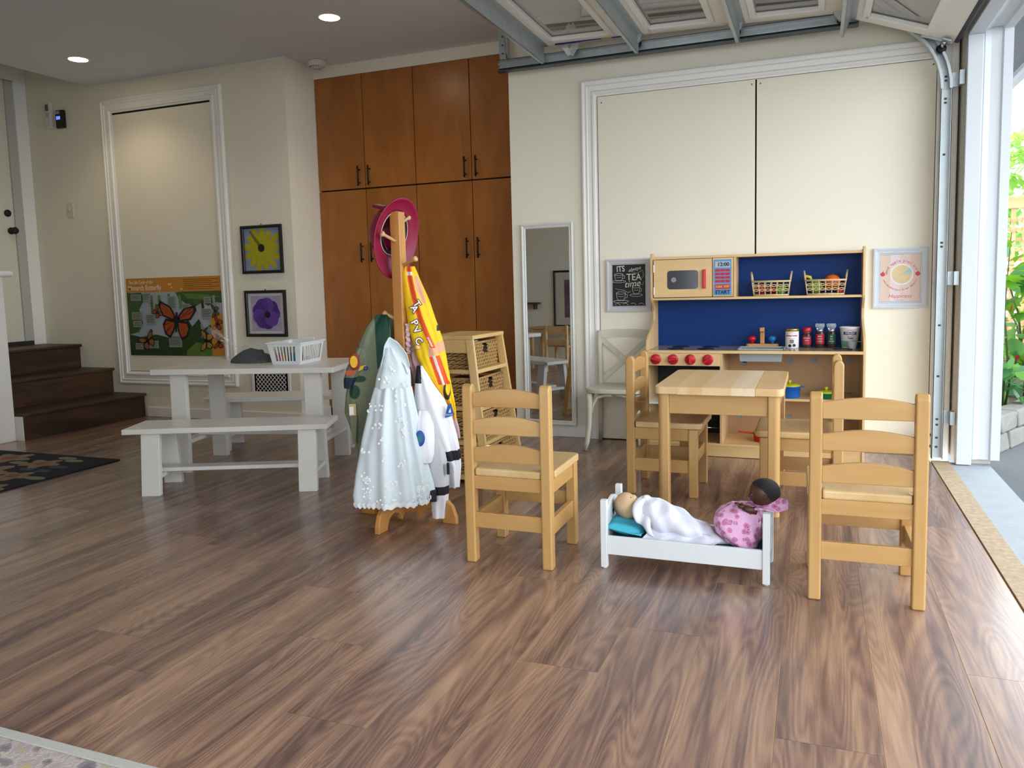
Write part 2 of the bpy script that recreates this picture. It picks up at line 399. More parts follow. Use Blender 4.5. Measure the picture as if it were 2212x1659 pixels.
# ---------------------------------------------------------------- door at the head of the stairs
dw = struct('door_3', MB().box(-6.165, -6.150, 3.72, 4.605, .62, 2.74), mat('door_paint', '#dedbc8', .5, var=.01))
MB().lathe([(.0, 0), (.026, .004), (.028, .012), (.022, .016), (.012, .02), (.012, .034), (.024, .040), (.029, .052), (.026, .064), (.012, .070), (0, .07)], (-6.150, 4.565, 1.53), 18, 'X').build('knob', M_BLACK, dw)
MB().lathe([(.0, 0), (.027, .003), (.029, .012), (.018, .02), (0, .021)], (-6.150, 4.548, 1.672), 18, 'X').build('deadbolt', M_BLACK, dw)
struct('trim_13', MB().box(-6.165, -6.135, 4.605, 4.672, .60, 2.74), mat('jamb_shade_grey', '#b9b8b0', .6, var=.01))  # shade of the recessed jamb put into its greyer colour
struct('trim_14', MB().box(-6.165, -6.118, 4.672, YA, .586, 2.86), M_TRIM, bevel=.004)
struct('trim_15', MB().box(-6.165, -6.118, 3.6, 4.672, 2.745, 2.86), M_TRIM, bevel=.004)
struct('trim_16', MB().box(-6.165, -6.125, 3.6, 4.672, .586, .622), mat('dark_sill', '#2a2622', .6))

# ---------------------------------------------------------------- stairs
M_STAIR = wood('dark_stair_board', '#24160c', '#3a2514', '#54381f', 'Y', .5, grain=.8)
st = thing('stairs', 'three dark brown boarded steps rising to the white door', 'stairs', (-5.6, 4.2, 0))
xs = [-5.065, -5.390, -5.735, -6.165]; zs = [0, .190, .391, .586]
for i in range(3):
    MB().box(xs[i] - .018, xs[i], 3.747, YA - .001, zs[i], zs[i + 1] - .022).build('riser', M_STAIR, st, True)
    MB().box(xs[i + 1] if i < 2 else -6.118, xs[i] + .028, 3.738, YA - .001, zs[i + 1] - .022, zs[i + 1]).build('tread', M_STAIR, st, True, bevel=.006)
MB().box(-5.36, -5.083, 3.737, 3.745, 0, .168).build('side_cheek', M_WHITE, st, True)
pw = thing('half_wall', 'white panelled half wall with rounded cap beside the steps', 'half wall', (-5.25, 3.3, 0), kind='structure')
MB().box(-5.40, -5.150, 2.4, 3.735, 0, 1.13).build('panel', M_WHITE, pw, True, bevel=.004)
MB().box(-5.42, -5.120, 2.38, 3.80, 1.13, 1.17).build('cap', M_WHITE, pw, True, bevel=.016, seg=3)

# ---------------------------------------------------------------- small wall and ceiling fittings
def recessed(x, y, label):
    t = thing('recessed_light', label, 'ceiling light', (x, y, 2.646), 0, 'recessed ceiling lights')
    MB().lathe([(.062, -.001), (.075, -.004), (.078, -.001), (.078, .0)], n=32, cap=False).build('rim', mat('lamp_rim', '#e8e4d8', .5), t)
    MB().lathe([(0, -.0015), (.062, -.0015)], n=32, cap=False).build('lens', mat('lamp_lens', '#ffffff', .5, var=0, emit='#ffe9c8', es=14), t)
    ld = bpy.data.lights.new('lamp_bulb', 'SPOT'); ld.energy = 7; ld.color = (1, .84, .62); ld.spot_size = R(130); ld.spot_blend = .7; ld.shadow_soft_size = .055
    lo = bpy.data.objects.new('lamp_bulb', ld); COL.objects.link(lo); lo.parent = t; lo.location = (0, 0, -.01)
recessed(-4.86, 4.22, 'glowing recessed ceiling light above the tall white wall panel')
recessed(-2.79, 4.245, 'glowing recessed ceiling light in front of the brown cupboards')
sd = thing('smoke_detector', 'white round smoke detector on the ceiling corner', 'smoke detector', (-3.40, 4.98, 2.646))
MB().lathe([(.058, 0), (.066, -.006), (.068, -.03), (.062, -.042), (.04, -.046), (.038, -.05)], n=32).build('housing', mat('detector_white', '#dedad6', .5), sd)
vb = MB()
for k in range(7):
    a = R(-150 + k * 18); vb.box(-.0035, .0035, 0, .004, 0, .006); 
    for q in range(-8, 0):
        x, y, z = vb.v[q]; vb.v[q] = (math.cos(a) * (.048 + y) - math.sin(a) * x, math.sin(a) * (.048 + y) + math.cos(a) * x, z - .048)
vb.build('slots', M_BLACK, sd)
MB().lathe([(.030, -.046), (.034, -.052), (.030, -.058), (0, -.058)], n=24).build('test_button', mat('detector_button', '#cfc6c2', .5), sd)
th = thing('wall_thermostat', 'slim white remote holder with small grey screen on the wall', 'thermostat', (-5.856, YA, 2.46))
MB().box(-.031, .031, -.028, 0, -.10, .10).build('body', mat('remote_white', '#dcdcd6', .4), th, bevel=.005)
MB().box(-.024, .010, -.0295, -.027, .035, .085).build('screen', mat('lcd_grey', '#5b6660', .3), th)
MB().box(-.020, .012, -.0295, -.027, -.02, .018).build('button', mat('remote_button', '#bdb8a6', .5), th, bevel=.002)
ke = thing('alarm_keypad', 'black handheld keypad with lit blue screen on the wall', 'keypad', (-5.73, YA, 2.418))
MB().box(-.044, .044, -.03, 0, -.072, .072).build('body', mat('keypad_black', '#101114', .35), ke, bevel=.009, seg=3)
MB().box(-.036, .006, -.0315, -.028, .04, .062).build('label_window', mat('keypad_silver', '#a9b0ac', .3), ke)
MB().box(-.030, .012, -.0315, -.028, -.004, .022).build('screen', mat('blue_lcd', '#3c63d8', .3, var=0, emit='#5b7dff', es=.6), ke)
sw = thing('light_switch', 'cream toggle light switch plate on the wall', 'light switch', (-5.716, YA, 1.69))
MB().box(-.036, .036, -.007, 0, -.06, .06).build('plate', mat('switch_cream', '#d8d2c2', .4), sw, bevel=.003)
MB().box(-.006, .006, -.018, -.006, -.004, .016).build('toggle', mat('switch_cream', '#d8d2c2', .4), sw, bevel=.002)

# decorative air vent low on the wall
vt = thing('air_vent', 'white pierced metal air vent grille with flower pattern', 'vent', (-3.80, YA, .25))
MB().box(-.155, .155, -.002, 0, -.02, .13).build('dark_backing', M_DARKGAP, vt)
fr = MB()
frame(fr, -.175, .175, -.04, .15, -.0, [(0, 0), (0, .008), (.02, .008), (.022, .003)]); fr.build('rim', M_TRIM, vt, recalc=False)
g = MB(); p = .034
for i in range(-4, 6):
    for j in range(0, 5):
        cx_, cz_ = (i - .5) * p, -.012 + j * p + .0
        pts = [(cx_ + .0135 * math.cos(a * math.pi / 8), -.004, cz_ + .0135 * math.sin(a * math.pi / 8)) for a in range(16)]
        if abs(cx_) < .15 and cz_ < .13: g.tube(pts, .0019, 4, closed=True)
        if abs(cx_) < .15: g.bar((cx_, -.004, cz_ - .017), (cx_ + .017, -.004, cz_), .003, .003); g.bar((cx_, -.004, cz_ - .017), (cx_ - .017, -.004, cz_), .003, .003); g.bar((cx_, -.004, cz_ + .017), (cx_ + .017, -.004, cz_), .003, .003); g.bar((cx_, -.004, cz_ + .017), (cx_ - .017, -.004, cz_), .003, .003)
tag(g.build('pierced_grille', M_TRIM, vt), kind='stuff')
# ---------------------------------------------------------------- built-in cupboards in the niche
M_CUP = wood('amber_maple_veneer', '#8a5220', '#9c6029', '#a96d34', 'Z', .30, scale=(1, 1, 2.5), grain=.7, bump=.02, stops=(.2, .5, .85))
CX = [-3.538, -3.128, -2.705, -2.262, -1.832]
def cupboard(i, z0, z1, zh, label):
    x0, x1, x2 = CX[i], CX[i + 1], CX[i + 2]
    t = thing('wall_cupboard', label, 'cupboard', ((x0 + x2) / 2, 5.25, z0), group='brown fitted cupboards')
    MB().box(x0 + .004, x2 - .004, YC + .0215, 5.355, z0, z1).build('body', mat('cupboard_inside', '#2a1a0e', .7), t, True)
    for k, (a, b) in enumerate(((x0, x1), (x1, x2))):
        d = MB().box(a + .003, b - .003, YC, YC + .021, z0 + .003, z1 - .003).build('door', M_CUP, t, True, bevel=.0015)
        hx = (x1 - .043) if k == 0 else (x1 + .043)
        h = MB(); h.cyl((hx, YC - .034, zh - .072), (hx, YC - .034, zh + .072), .0062, n=10)
        for zz in (-.048, .048): h.cyl((hx, YC, zh + zz), (hx, YC - .034, zh + zz), .005, n=8)
        h.build('handle', M_BLACK, d, True)
cupboard(0, .06, 1.727, 1.255, 'tall lower pair of brown cupboard doors nearest the white return wall')
cupboard(2, .06, 1.727, 1.255, 'tall lower pair of brown cupboard doors behind the wicker drawer tower')
cupboard(0, 1.731, 2.562, 1.82, 'upper pair of brown cupboard doors below the smoke detector')
cupboard(2, 1.731, 2.562, 1.82, 'upper pair of brown cupboard doors beside the garage door track')
struct('trim_17', MB().box(-3.538, -1.832, YC + .02, 5.36, 0, .058), mat('plinth_dark', '#2c1a0d', .6))

# ---------------------------------------------------------------- overhead garage door, rolled up under the ceiling
gd = thing('garage_door', 'raised sectional overhead garage door with white framed windows and steel struts', 'garage door', (-.5, 2.1, 2.40))
M_GDW = mat('door_white', '#f0ede4', .5, var=.015)
YD0, YD1 = -.30, 4.575
NW = 4
def section(p0, p1, strut=True, name='door_section'):
    """p0,p1: (x,z) of lower face left/right end; local frame s along, y, n up"""
    p0 = Vector((p0[0], 0, p0[1])); p1 = Vector((p1[0], 0, p1[1])); s = (p1 - p0); Ln = s.length; s.normalize(); n = Vector((-s.z, 0, s.x))
    if n.z < 0: n = -n
    Mx = Matrix(((s.x, 0, n.x, p0.x), (0, 1, 0, 0), (s.z, 0, n.z, p0.z), (0, 0, 0, 1)))
    a, b = .072, Ln - .125
    m = MB(); m.M = Mx
    m.box(.004, a, YD0, YD1, 0, .042); m.box(b, Ln - .004, YD0, YD1, 0, .042)
    wid = (YD1 - YD0) / NW
    wins = []
    for k in range(NW):
        y0 = YD0 + k * wid; y1 = y0 + wid
        m.box(a, b, y0, y0 + .11, 0, .042); m.box(a, b, y1 - .11, y1, 0, .042); wins.append((y0 + .11, y1 - .11))
    sec = m.build(name, M_GDW, gd, True, bevel=.002)
    for (y0, y1) in wins:
        f = MB(); f.M = Mx
        for (q0, q1, q2, q3) in ((a - .012, a + .022, y0 - .012, y1 + .012), (b - .022, b + .012, y0 - .012, y1 + .012), (a, b, y0 - .012, y0 + .022), (a, b, y1 - .022, y1 + .012)): f.box(q0, q1, q2, q3, -.012, .012)
        f.build('window_frame', M_WHITE, sec, True, bevel=.004)
        g = MB(); g.M = Mx; g.box(a + .01, b - .01, y0, y1, .014, .018); g.build('pane', M_GLASS, sec, True)
    if strut:
        q = MB(); q.M = Mx
        q.box(-.002, .002, YD0, YD1 - .004, -.098, .0); q.box(-.002, .030, YD0, YD1 - .004, -.003, .0005); q.box(-.018, .002, YD0, YD1 - .004, -.098, -.095)
        q.build('strut', M_STEEL, sec, True)
    return sec, Mx, Ln
s1, _, _ = section((-1.520, 2.396), (-.958, 2.384))
s2, _, _ = section((-.952, 2.384), (-.402, 2.372))
s3, _, _ = section((-.396, 2.370), (.148, 2.352))
s4, MX4, L4 = section((.158, 2.322), (.640, 2.140))
q = MB(); q.M = MX4; q.box(L4 - .004, L4 + .018, YD0, YD1, -.004, .05); q.build('rubber_seal', mat('seal_rubber', '#2c3138', .6), s4, True, bevel=.006)
def hinge(sec, x, z):
    h = MB(); h.prism([(x - .05, z + .012), (x + .05, z + .012), (x + .03, z - .03), (x + .012, z - .05), (x - .012, z - .05), (x - .03, z - .028)], 4.535, 4.565, 'XZ')
    h.cyl((x, 4.53, z - .036), (x, 4.63, z - .036), .006, n=10); h.build('hinge', M_STEEL, sec, True)
    MB().lathe([(0, 0), (.018, .002), (.022, .01), (.018, .018), (0, .02)], (x, 4.598, z - .036), 16, 'Y').build('roller', M_BLACK, sec, True)
hinge(s2, -.965, 2.385); hinge(s3, -.415, 2.375); hinge(s4, .115, 2.36)
b4 = MB(); b4.M = MX4; b4.box(L4 - .16, L4 - .01, 4.576, 4.581, -.01, .028); b4.box(L4 - .06, L4 - .02, 4.50, 4.58, -.02, -.014); b4.build('corner_bracket', M_STEEL, s4, True)
b5 = MB(); b5.cyl((.585, 4.52, 2.132), (.585, 4.63, 2.122), .008, n=10); b5.build('axle', M_CHROME, s4, True)
MB().lathe([(0, 0), (.02, .002), (.024, .01), (.02, .018), (0, .02)], (.585, 4.598, 2.124), 16, 'Y').build('roller', M_BLACK, s4, True)
# top bracket on the first section, with the blue lift cable
tb = MB(); tb.bar((-1.40, 4.55, 2.395), (-1.352, 4.555, 2.322), .03, .006, (0, 1, 0)); tb.bar((-1.352, 4.555, 2.322), (-1.305, 4.55, 2.40), .04, .006, (0, 1, 0)); tb.build('top_bracket', M_CHROME, s1, True)
cb = MB(); cb.tube([(-1.44, 4.545, 2.392), (-1.2, 4.545, 2.39), (-.99, 4.545, 2.384)], .006, 8); cb.build('cable_sleeve', mat('blue_cable', '#1d2d86', .4), s1, True)
tg = MB(); tg.tube([(-1.16, 4.545, 2.3895), (-1.10, 4.545, 2.3885)], .0075, 8); tg.build('cable_label', mat('cable_yellow', '#b7a957', .5), s1, True)

# tracks: horizontal C channel, curve, vertical run
tr = thing('door_track', 'galvanised steel garage door track curving down to the floor', 'door track', (.6, 4.6, 0))
TY = 4.602
h = MB(); x0, x1, z0, z1 = -1.835, .20, 2.308, 2.362
h.box(x0, x1, TY + .038, TY + .041, z0, z1); h.box(x0, x1, TY, TY + .041, z1 - .003, z1); h.box(x0, x1, TY, TY + .041, z0, z0 + .003); h.box(x0, x1, TY, TY + .003, z0, z0 + .006); h.box(x0, x1, TY, TY + .003, z1 - .004, z1)
h.build('horizontal_rail', M_STEEL, tr, True)
lb = MB(); lb.box(x0, x1, TY - .012, TY + .04, z0 - .016, z0 - .012); lb.box(x0, x1, TY + .04, TY + .044, z0 - .016, z1 + .01); lb.build('rail_angle', mat('dull_steel', '#5d6468', .45, 1, var=.15), tr, True)
cv = MB(); cx_, cz_, rr = .20, 1.925, .41
def arc(r, y): return [(cx_ + r * math.sin(t * math.pi / 2), y, cz_ + r * math.cos(t * math.pi / 2)) for t in [k / 14 for k in range(15)]]
def ribbon(mb, A, B):
    for i in range(len(A) - 1): mb.add([A[i], A[i + 1], B[i + 1], B[i]], [(0, 1, 2, 3)])
r0, r1 = rr - .022, rr + .03
ribbon(cv, arc(r0, TY + .04), arc(r1, TY + .04)); ribbon(cv, arc(r0, TY), arc(r0, TY + .04)); ribbon(cv, arc(r1, TY), arc(r1, TY + .04)); ribbon(cv, arc(r0, TY), arc(r0 + .012, TY)); ribbon(cv, arc(r1 - .012, TY), arc(r1, TY))
cv.build('curved_rail', M_STEEL, tr, True, solid=.002)
v = MB(); xa, xb = cx_ + r0, cx_ + r1
v.box(xa, xb, TY + .037, TY + .041, .012, cz_); v.box(xa, xa + .003, TY, TY + .041, .012, cz_); v.box(xb - .003, xb, TY, TY + .041, .012, cz_); v.box(xa, xa + .005, TY, TY + .003, .012, cz_); v.box(xb - .005, xb, TY, TY + .003, .012, cz_)
v.build('vertical_rail', mat('pale_steel', '#c3cbcc', .45, .45, var=.06), tr, True)
sl = MB()
for zz in (1.99, 1.97, 1.88, 1.86, 1.60, 1.15, 1.13, .72, .45, .22, .19, .12, .07): sl.box((xa + xb) / 2 - .006, (xa + xb) / 2 + .006, TY + .034, TY + .0375, zz - .005, zz + .005)
tag(sl.build('bolt_holes', mat('hole_dark', '#44494c', .6), tr, True), kind='stuff')
for zz in (1.97, .965, .235):
    j = MB(); j.box(xb + .001, .672, TY + .03, TY + .034, zz - .035, zz + .035); j.box(.668, .69, TY - .02, TY + .034, zz - .035, zz + .035)
    jb = j.build('jamb_bracket', M_STEEL, tr, True)
    MB().box(xb + .014, .655, TY + .0275, TY + .0305, zz - .004, zz + .004).build('slot', mat('hole_dark', '#44494c', .6), jb, True)
hg = MB(); hg.bar((-1.80, 4.615, 2.36), (-1.815, 4.615, 2.646), .04, .004, (0, 1, 0)); hg.bar((-1.765, 4.63, 2.36), (-1.78, 4.63, 2.646), .004, .04, (0, 1, 0)); hg.bar((-1.76, 4.62, 2.37), (-1.82, 4.62, 2.58), .018, .003, (0, 1, 0))
hg.build('hanger', M_STEEL, tr, True)
bl = MB()
for k, zz in enumerate((2.40, 2.45, 2.50, 2.55)): bl.lathe([(.006, 0), (.006, .003)], (-1.80, 4.609, zz), 8, 'Y')
tag(bl.build('hanger_holes', mat('hole_dark', '#44494c', .6), tr, True), kind='stuff')
bo = MB(); bo.lathe([(.009, 0), (.009, .006), (.004, .008)], (-1.818, TY - .007, 2.335), 10, 'Y'); bo.build('bolt', M_CHROME, tr, True)
se = thing('door_sensor', 'small black safety sensor beside the foot of the track', 'sensor', (.564, 4.60, .11))
MB().box(-.04, .0, -.02, .02, -.04, .04).build('housing', M_BLACK, se, bevel=.004)
MB().box(0, .018, -.006, .006, -.036, -.022).build('bracket_arm', M_BLACK, se)
MB().box(0, .018, -.006, .006, .024, .038).build('bracket_arm', M_BLACK, se)

# ---------------------------------------------------------------- outside: drive, stones, plants, lattice fence, trees, eave
M_ASPH = mat('asphalt', '#5f6366', .9, var=.35, scale=150, bump=.9, bscale=240)
struct('floor_drive', MB().box(.855, 14, -10, 20, -.3, -.02), M_ASPH)
struct('wall_outer_far', MB().box(.70, .86, 5.4, 9.5, -.1, 2.9), mat('siding_white', '#d9dde0', .6))
struct('ceiling_eave', MB().box(.86, 1.55, -3, 12, 2.66, 2.74), mat('soffit_grey', '#6f7479', .7))
gt = struct('trim_18', MB().box(1.55, 1.64, -3, 12, 2.60, 2.78), mat('gutter_white', '#b9bec2', .5), bevel=.02)
fl = thing('eave_light', 'bronze downward lamp under the grey eave', 'outdoor lamp', (1.10, 5.3, 2.66))
MB().lathe([(.02, 0), (.03, -.01), (.03, -.04), (.012, -.045)], n=16).build('base', mat('lamp_bronze', '#5b4636', .4, .5), fl)
MB().lathe([(.025, -.04), (.035, -.07), (.06, -.13), (.06, -.14)], n=20).build('shade', mat('lamp_bronze', '#5b4636', .4, .5), fl)
sb = thing('stone_border', 'low grey stone border of the flower bed', 'stone edging', (1.3, 5.3, 0))
M_STONE = mat('pale_stone', '#7b7973', .9, var=.22, scale=14, bump=.8, bscale=30)
SA = R(61); SD = Vector((math.cos(SA), math.sin(SA), 0)); SN = Vector((-math.sin(SA), math.cos(SA), 0))
for row in range(2):
    for k in range(8):
        r_ = random.Random(row * 10 + k); L_ = .245 + r_.uniform(-.015, .01); W_ = .14; H_ = .10 + r_.uniform(-.008, .006)
        p0 = Vector((.93, 4.895, -.02 + row * .108)) + SD * (k * .26 + row * .12); j = lambda: r_.uniform(-.008, .008); s_ = MB()
        q = lambda x, y, z: tuple(p0 + SD * (x + j()) + SN * (y + j()) + Vector((0, 0, z)))
        s_.hexa([q(0, 0, 0), q(L_, 0, 0), q(L_, W_, 0), q(0, W_, 0)], [q(0, .01, H_), q(L_, .01, H_), q(L_, W_, H_), q(0, W_, H_)])
        s_.build('stone', M_STONE, sb, True, bevel=.012)
struct('floor_bed', MB().prism([(.90, 5.10), (1.85, 6.83), (2.2, 7.4), (1.9, 9.4), (.9, 9.4)], -.02, .13, 'XY'), mat('soil', '#4b3d30', .95, var=.4, scale=40, bump=.8, bscale=40))
# leaves
def leaf_mesh(kind, m):
    b = MB()
    if kind == 'maple':
        pts = [(0, 0), (.12, -.06), (.30, -.10), (.26, .08), (.46, .18), (.34, .30), (.40, .52), (.20, .46), (.12, .62), (0, 1), (-.12, .62), (-.20, .46), (-.40, .52), (-.34, .30), (-.46, .18), (-.26, .08), (-.30, -.10), (-.12, -.06)]
    elif kind == 'round':
        pts = [(.5 * math.sin(t), .5 - .5 * math.cos(t)) for t in [k * math.pi / 9 for k in range(18)]]
    else:
        pts = [(0, 0), (.14, .15), (.2, .4), (.14, .7), (0, 1), (-.14, .7), (-.2, .4), (-.14, .15)]
    vs = [(0, .35, 0)] + [(x, y, -.35 * x * x - .12 * (y - .3) ** 2 + .10 * abs(x)) for x, y in pts]; n = len(pts)
    b.add(vs, [(0, 1 + i, 1 + (i + 1) % n) for i in range(n)], True)
    return b.mesh('leaf', [m])
def leafmat(name, c1, c2):
    m = mat(name, c1, .45, var=.25, scale=4); b = m.node_tree.nodes['Principled BSDF']
    b.inputs['Transmission Weight'].default_value = 0
    nt = m.node_tree; tr_ = nt.nodes.new('ShaderNodeBsdfTranslucent'); tr_.inputs[0].default_value = hexc(c2); mx = nt.nodes.new('ShaderNodeMixShader'); mx.inputs[0].default_value = .4
    out = nt.nodes['Material Output']; nt.links.new(b.outputs[0], mx.inputs[1]); nt.links.new(tr_.outputs[0], mx.inputs[2]); nt.links.new(mx.outputs[0], out.inputs[0]); return m
ML1 = leafmat('maple_leaf_green', '#3f7a22', '#8fc32e'); ML2 = leafmat('leaf_blue_green', '#4f8660', '#7fb84e'); ML3 = leafmat('leaf_dark_green', '#2d5f2a', '#5c9a2c'); MF = leafmat('flower_red', '#a3122c', '#d42f3c')
LM = {'maple': leaf_mesh('maple', ML1), 'maple2': leaf_mesh('maple', ML3), 'round': leaf_mesh('round', ML2), 'blade': leaf_mesh('blade', ML3), 'flower': leaf_mesh('blade', MF)}
def leafy(name, label, base, height, n, kinds, size, spread, seed, flowers=0):
    t = thing(name, label, 'plant', base); r_ = random.Random(seed)
    stm = MB(); tops = []
    for k in range(4):
        p = Vector((r_.uniform(-.08, .08), r_.uniform(-.08, .08), -.05)); e = Vector((r_.uniform(-spread, spread), r_.uniform(-spread, spread), height * r_.uniform(.8, 1)))
        m_ = (p + e) / 2 + Vector((r_.uniform(-.06, .06), r_.uniform(-.06, .06), .05)); stm.tube([p, m_, e], [.009, .007, .003], 6); tops.append((p, m_, e))
    stm.build('stem', mat('stem_green', '#4e5a2e', .6), t)
    for k in range(n + flowers):
        p, m_, e = r_.choice(tops); u = r_.uniform(.08, 1); c = p.lerp(e, u) + (m_ - (p + e) / 2) * (4 * u * (1 - u))
        c += Vector((r_.uniform(-spread, spread), r_.uniform(-spread, spread), r_.uniform(-.06, .06)))
        fl_ = k >= n; key = 'flower' if fl_ else r_.choice(kinds)
        o = bpy.data.objects.new('flower' if fl_ else 'leaf', LM[key]); COL.objects.link(o); o.parent = t
        s_ = (.06 if fl_ else size * r_.uniform(.7, 1.25))
        o.location = c; o.rotation_euler = (r_.uniform(-1.2, .1) - (1.3 if fl_ else 0), r_.uniform(-.5, .5), r_.uniform(0, 6.28)); o.scale = (s_, s_, s_)
leafy('flowering_shrub', 'tall leafy shrub with hanging red flowers in the bed', (1.32, 6.25, .13), 1.22, 90, ['maple', 'maple', 'maple2', 'round'], .17, .24, 3, 9)
leafy('flowering_shrub', 'smaller bright green leafy shrub behind the red flowering one', (1.6, 7.3, .13), .95, 60, ['maple', 'blade', 'maple'], .15, .3, 5, 4)
leafy('trailing_plant', 'round leaved trailing plant spilling over the stone border', (1.06, 5.62, .13), .36, 36, ['round'], .11, .13, 9, 1)
# lattice fence
M_FENCE = wood('fence_cedar', '#b07a4e', '#c48d5e', '#d6a476', 'X', .7)
lf = thing('lattice_fence', 'orange brown cedar lattice fence beyond the flower bed', 'fence', (3, 12, 0))
MB().box(1.2, 6.2, 11.97, 12.06, 1.80, 1.95).build('top_rail', M_FENCE, lf, True)
MB().box(1.2, 6.2, 11.97, 12.06, .0, .12).build('bottom_rail', M_FENCE, lf, True)
vm = None
for k in range(38):
    o = MB().box(1.22 + k * .13, 1.27 + k * .13, 12.0, 12.02, .12, 1.80).build('slat', M_FENCE, lf, True)
for k in range(12):
    MB().box(1.2, 6.2, 12.02, 12.04, .2 + k * .13, .25 + k * .13).build('slat', M_FENCE, lf, True)
# trees far beyond
def tree(label, base, h, cr, seed, n=1500):
    r_ = random.Random(seed); t = thing('garden_tree', label, 'tree', base)
    MB().tube([(0, 0, -.05), (.05, 0, h * .4), (0, .05, h * .75)], [.16, .12, .05], 8).build('trunk', mat('bark', '#5a4a3c', .9, var=.3), t)
    b = MB()
    for k in range(n):
        d = Vector((r_.gauss(0, 1), r_.gauss(0, 1), r_.gauss(0, 1))).normalized(); rad = r_.uniform(.45, 1) ** .5
        c = Vector((d.x * cr * rad, d.y * cr * rad, h * .72 + d.z * cr * .85 * rad)); s_ = r_.uniform(.10, .19)
        q = Matrix.Rotation(r_.uniform(0, 6.28), 3, 'Z') @ Matrix.Rotation(r_.uniform(-1, 1), 3, 'X')
        b.add([c + q @ Vector(p) * s_ for p in ((0, -1, 0), (.6, 0, .1), (0, 1, 0), (-.6, 0, .1))], [(0, 1, 2, 3)])
    tag(b.build('foliage', leafmat('tree_leaf', '#5d8a3c', '#a5cf5a'), t, recalc=False), kind='stuff')
tree('broad pale green tree beyond the lattice fence', (4.6, 19.5, -.02), 3.6, 1.7, 1)
tree('darker bushy tree behind the fence corner', (9.3, 22.5, -.02), 3.4, 1.6, 2)
# ---------------------------------------------------------------- honey beech chairs and table
def beech(ax, k=''):
    return wood('honey_beech_' + ax, '#a67c44', '#b88f56', '#c5a06a', ax, .38, grain=.55, bump=.04, stops=(.2, .5, .8), coat=.15)
BX, BY, BZ = beech('X'), beech('Y'), beech('Z')
M_SEAT = wood('beech_seat', '#bb9760', '#cbab78', '#d6ba8e', 'Y', .36, grain=.6, bump=.03, stops=(.2, .5, .8), coat=.15)
def make_chair(label):
    t = thing('ladder_back_chair', label, 'chair', group='small honey wood chairs')
    for sx in (-1, 1):
        p = MB(); x = sx * .1445; w_ = .0185; d_ = .020
        pr = [(-.1445 - d_, 0), (-.1445 + d_, 0), (-.1445 + d_, .628), (-.1445 + d_ * .8, .641), (-.1445 + d_ * .35, .648), (-.1445 - d_ * .35, .648), (-.1445 - d_ * .8, .641), (-.1445 - d_, .628)]
        p.prism(pr, x - w_, x + w_, 'YZ'); p.build('back_post', BZ, t, bevel=.008, seg=3)
        MB().box(x - w_, x + w_, .1445 - d_, .1445 + d_, 0, .316).build('leg', BZ, t, bevel=.004)
        MB().box(x - .010, x + .010, -.125, .125, .262, .316).build('side_apron', BY, t, bevel=.002)
        MB().box(x - .010, x + .010, -.125, .125, .112, .172).build('side_stretcher', BY, t, bevel=.002)
    for z0 in (.566, .468, .369):
        n = 12; pts = [(-.127 + .254 * i / n, z0) for i in range(n + 1)] + [(.127 - .254 * i / n, z0 + .050 + .016 * math.sin(math.pi * i / n)) for i in range(n + 1)]
        MB().prism(pts, -.1535, -.1355, 'XZ').build('slat', BX, t, bevel=.003)
    MB().box(-.127, .127, -.154, -.136, .270, .318).build('back_apron', BX, t, bevel=.002)
    MB().box(-.127, .127, .136, .154, .270, .316).build('front_apron', BX, t, bevel=.002)
    MB().box(-.127, .127, -.154, -.136, .128, .184).build('back_stretcher', BX, t, bevel=.002)
    MB().box(-.127, .127, .136, .154, .150, .205).build('front_stretcher', BX, t, bevel=.002)
    o = [(-.124, -.156), (.124, -.156), (.124, -.120), (.168, -.120)]
    for a in range(7): o.append((.145 + .023 * math.sin(a * math.pi / 12) if False else .168 - .028 * (1 - math.cos(a * math.pi / 12)), .157 + .028 * math.sin(a * math.pi / 12)))
    for a in range(6, -1, -1): o.append((-.168 + .028 * (1 - math.cos(a * math.pi / 12)), .157 + .028 * math.sin(a * math.pi / 12)))
    o.append((-.168, -.120)); o.append((-.124, -.120))
    MB().prism(o, .3175, .346, 'XY').build('seat', M_SEAT, t, bevel=.007, seg=3)
    return t
ch1 = make_chair('honey wood ladder-back chair beside the coat rack, facing the wicker tower')
m1 = Matrix.Translation((-1.0015, 2.6575, 0)); ch1.matrix_world = m1; WM[ch1] = m1
dup(ch1, 'honey wood ladder-back chair between the doll bed and the open doorway', Matrix.Translation((.150, 2.672, 0)) @ Matrix.Rotation(R(1), 4, 'Z'))
dup(ch1, 'honey wood ladder-back chair tucked under the small table near the white cross-back chair', Matrix.Translation((-.648, 3.705, 0)) @ Matrix.Rotation(R(-91), 4, 'Z'))
dup(ch1, 'honey wood ladder-back chair tucked under the small table near the open doorway', Matrix.Translation((-.048, 3.600, 0)) @ Matrix.Rotation(R(90), 4, 'Z'))

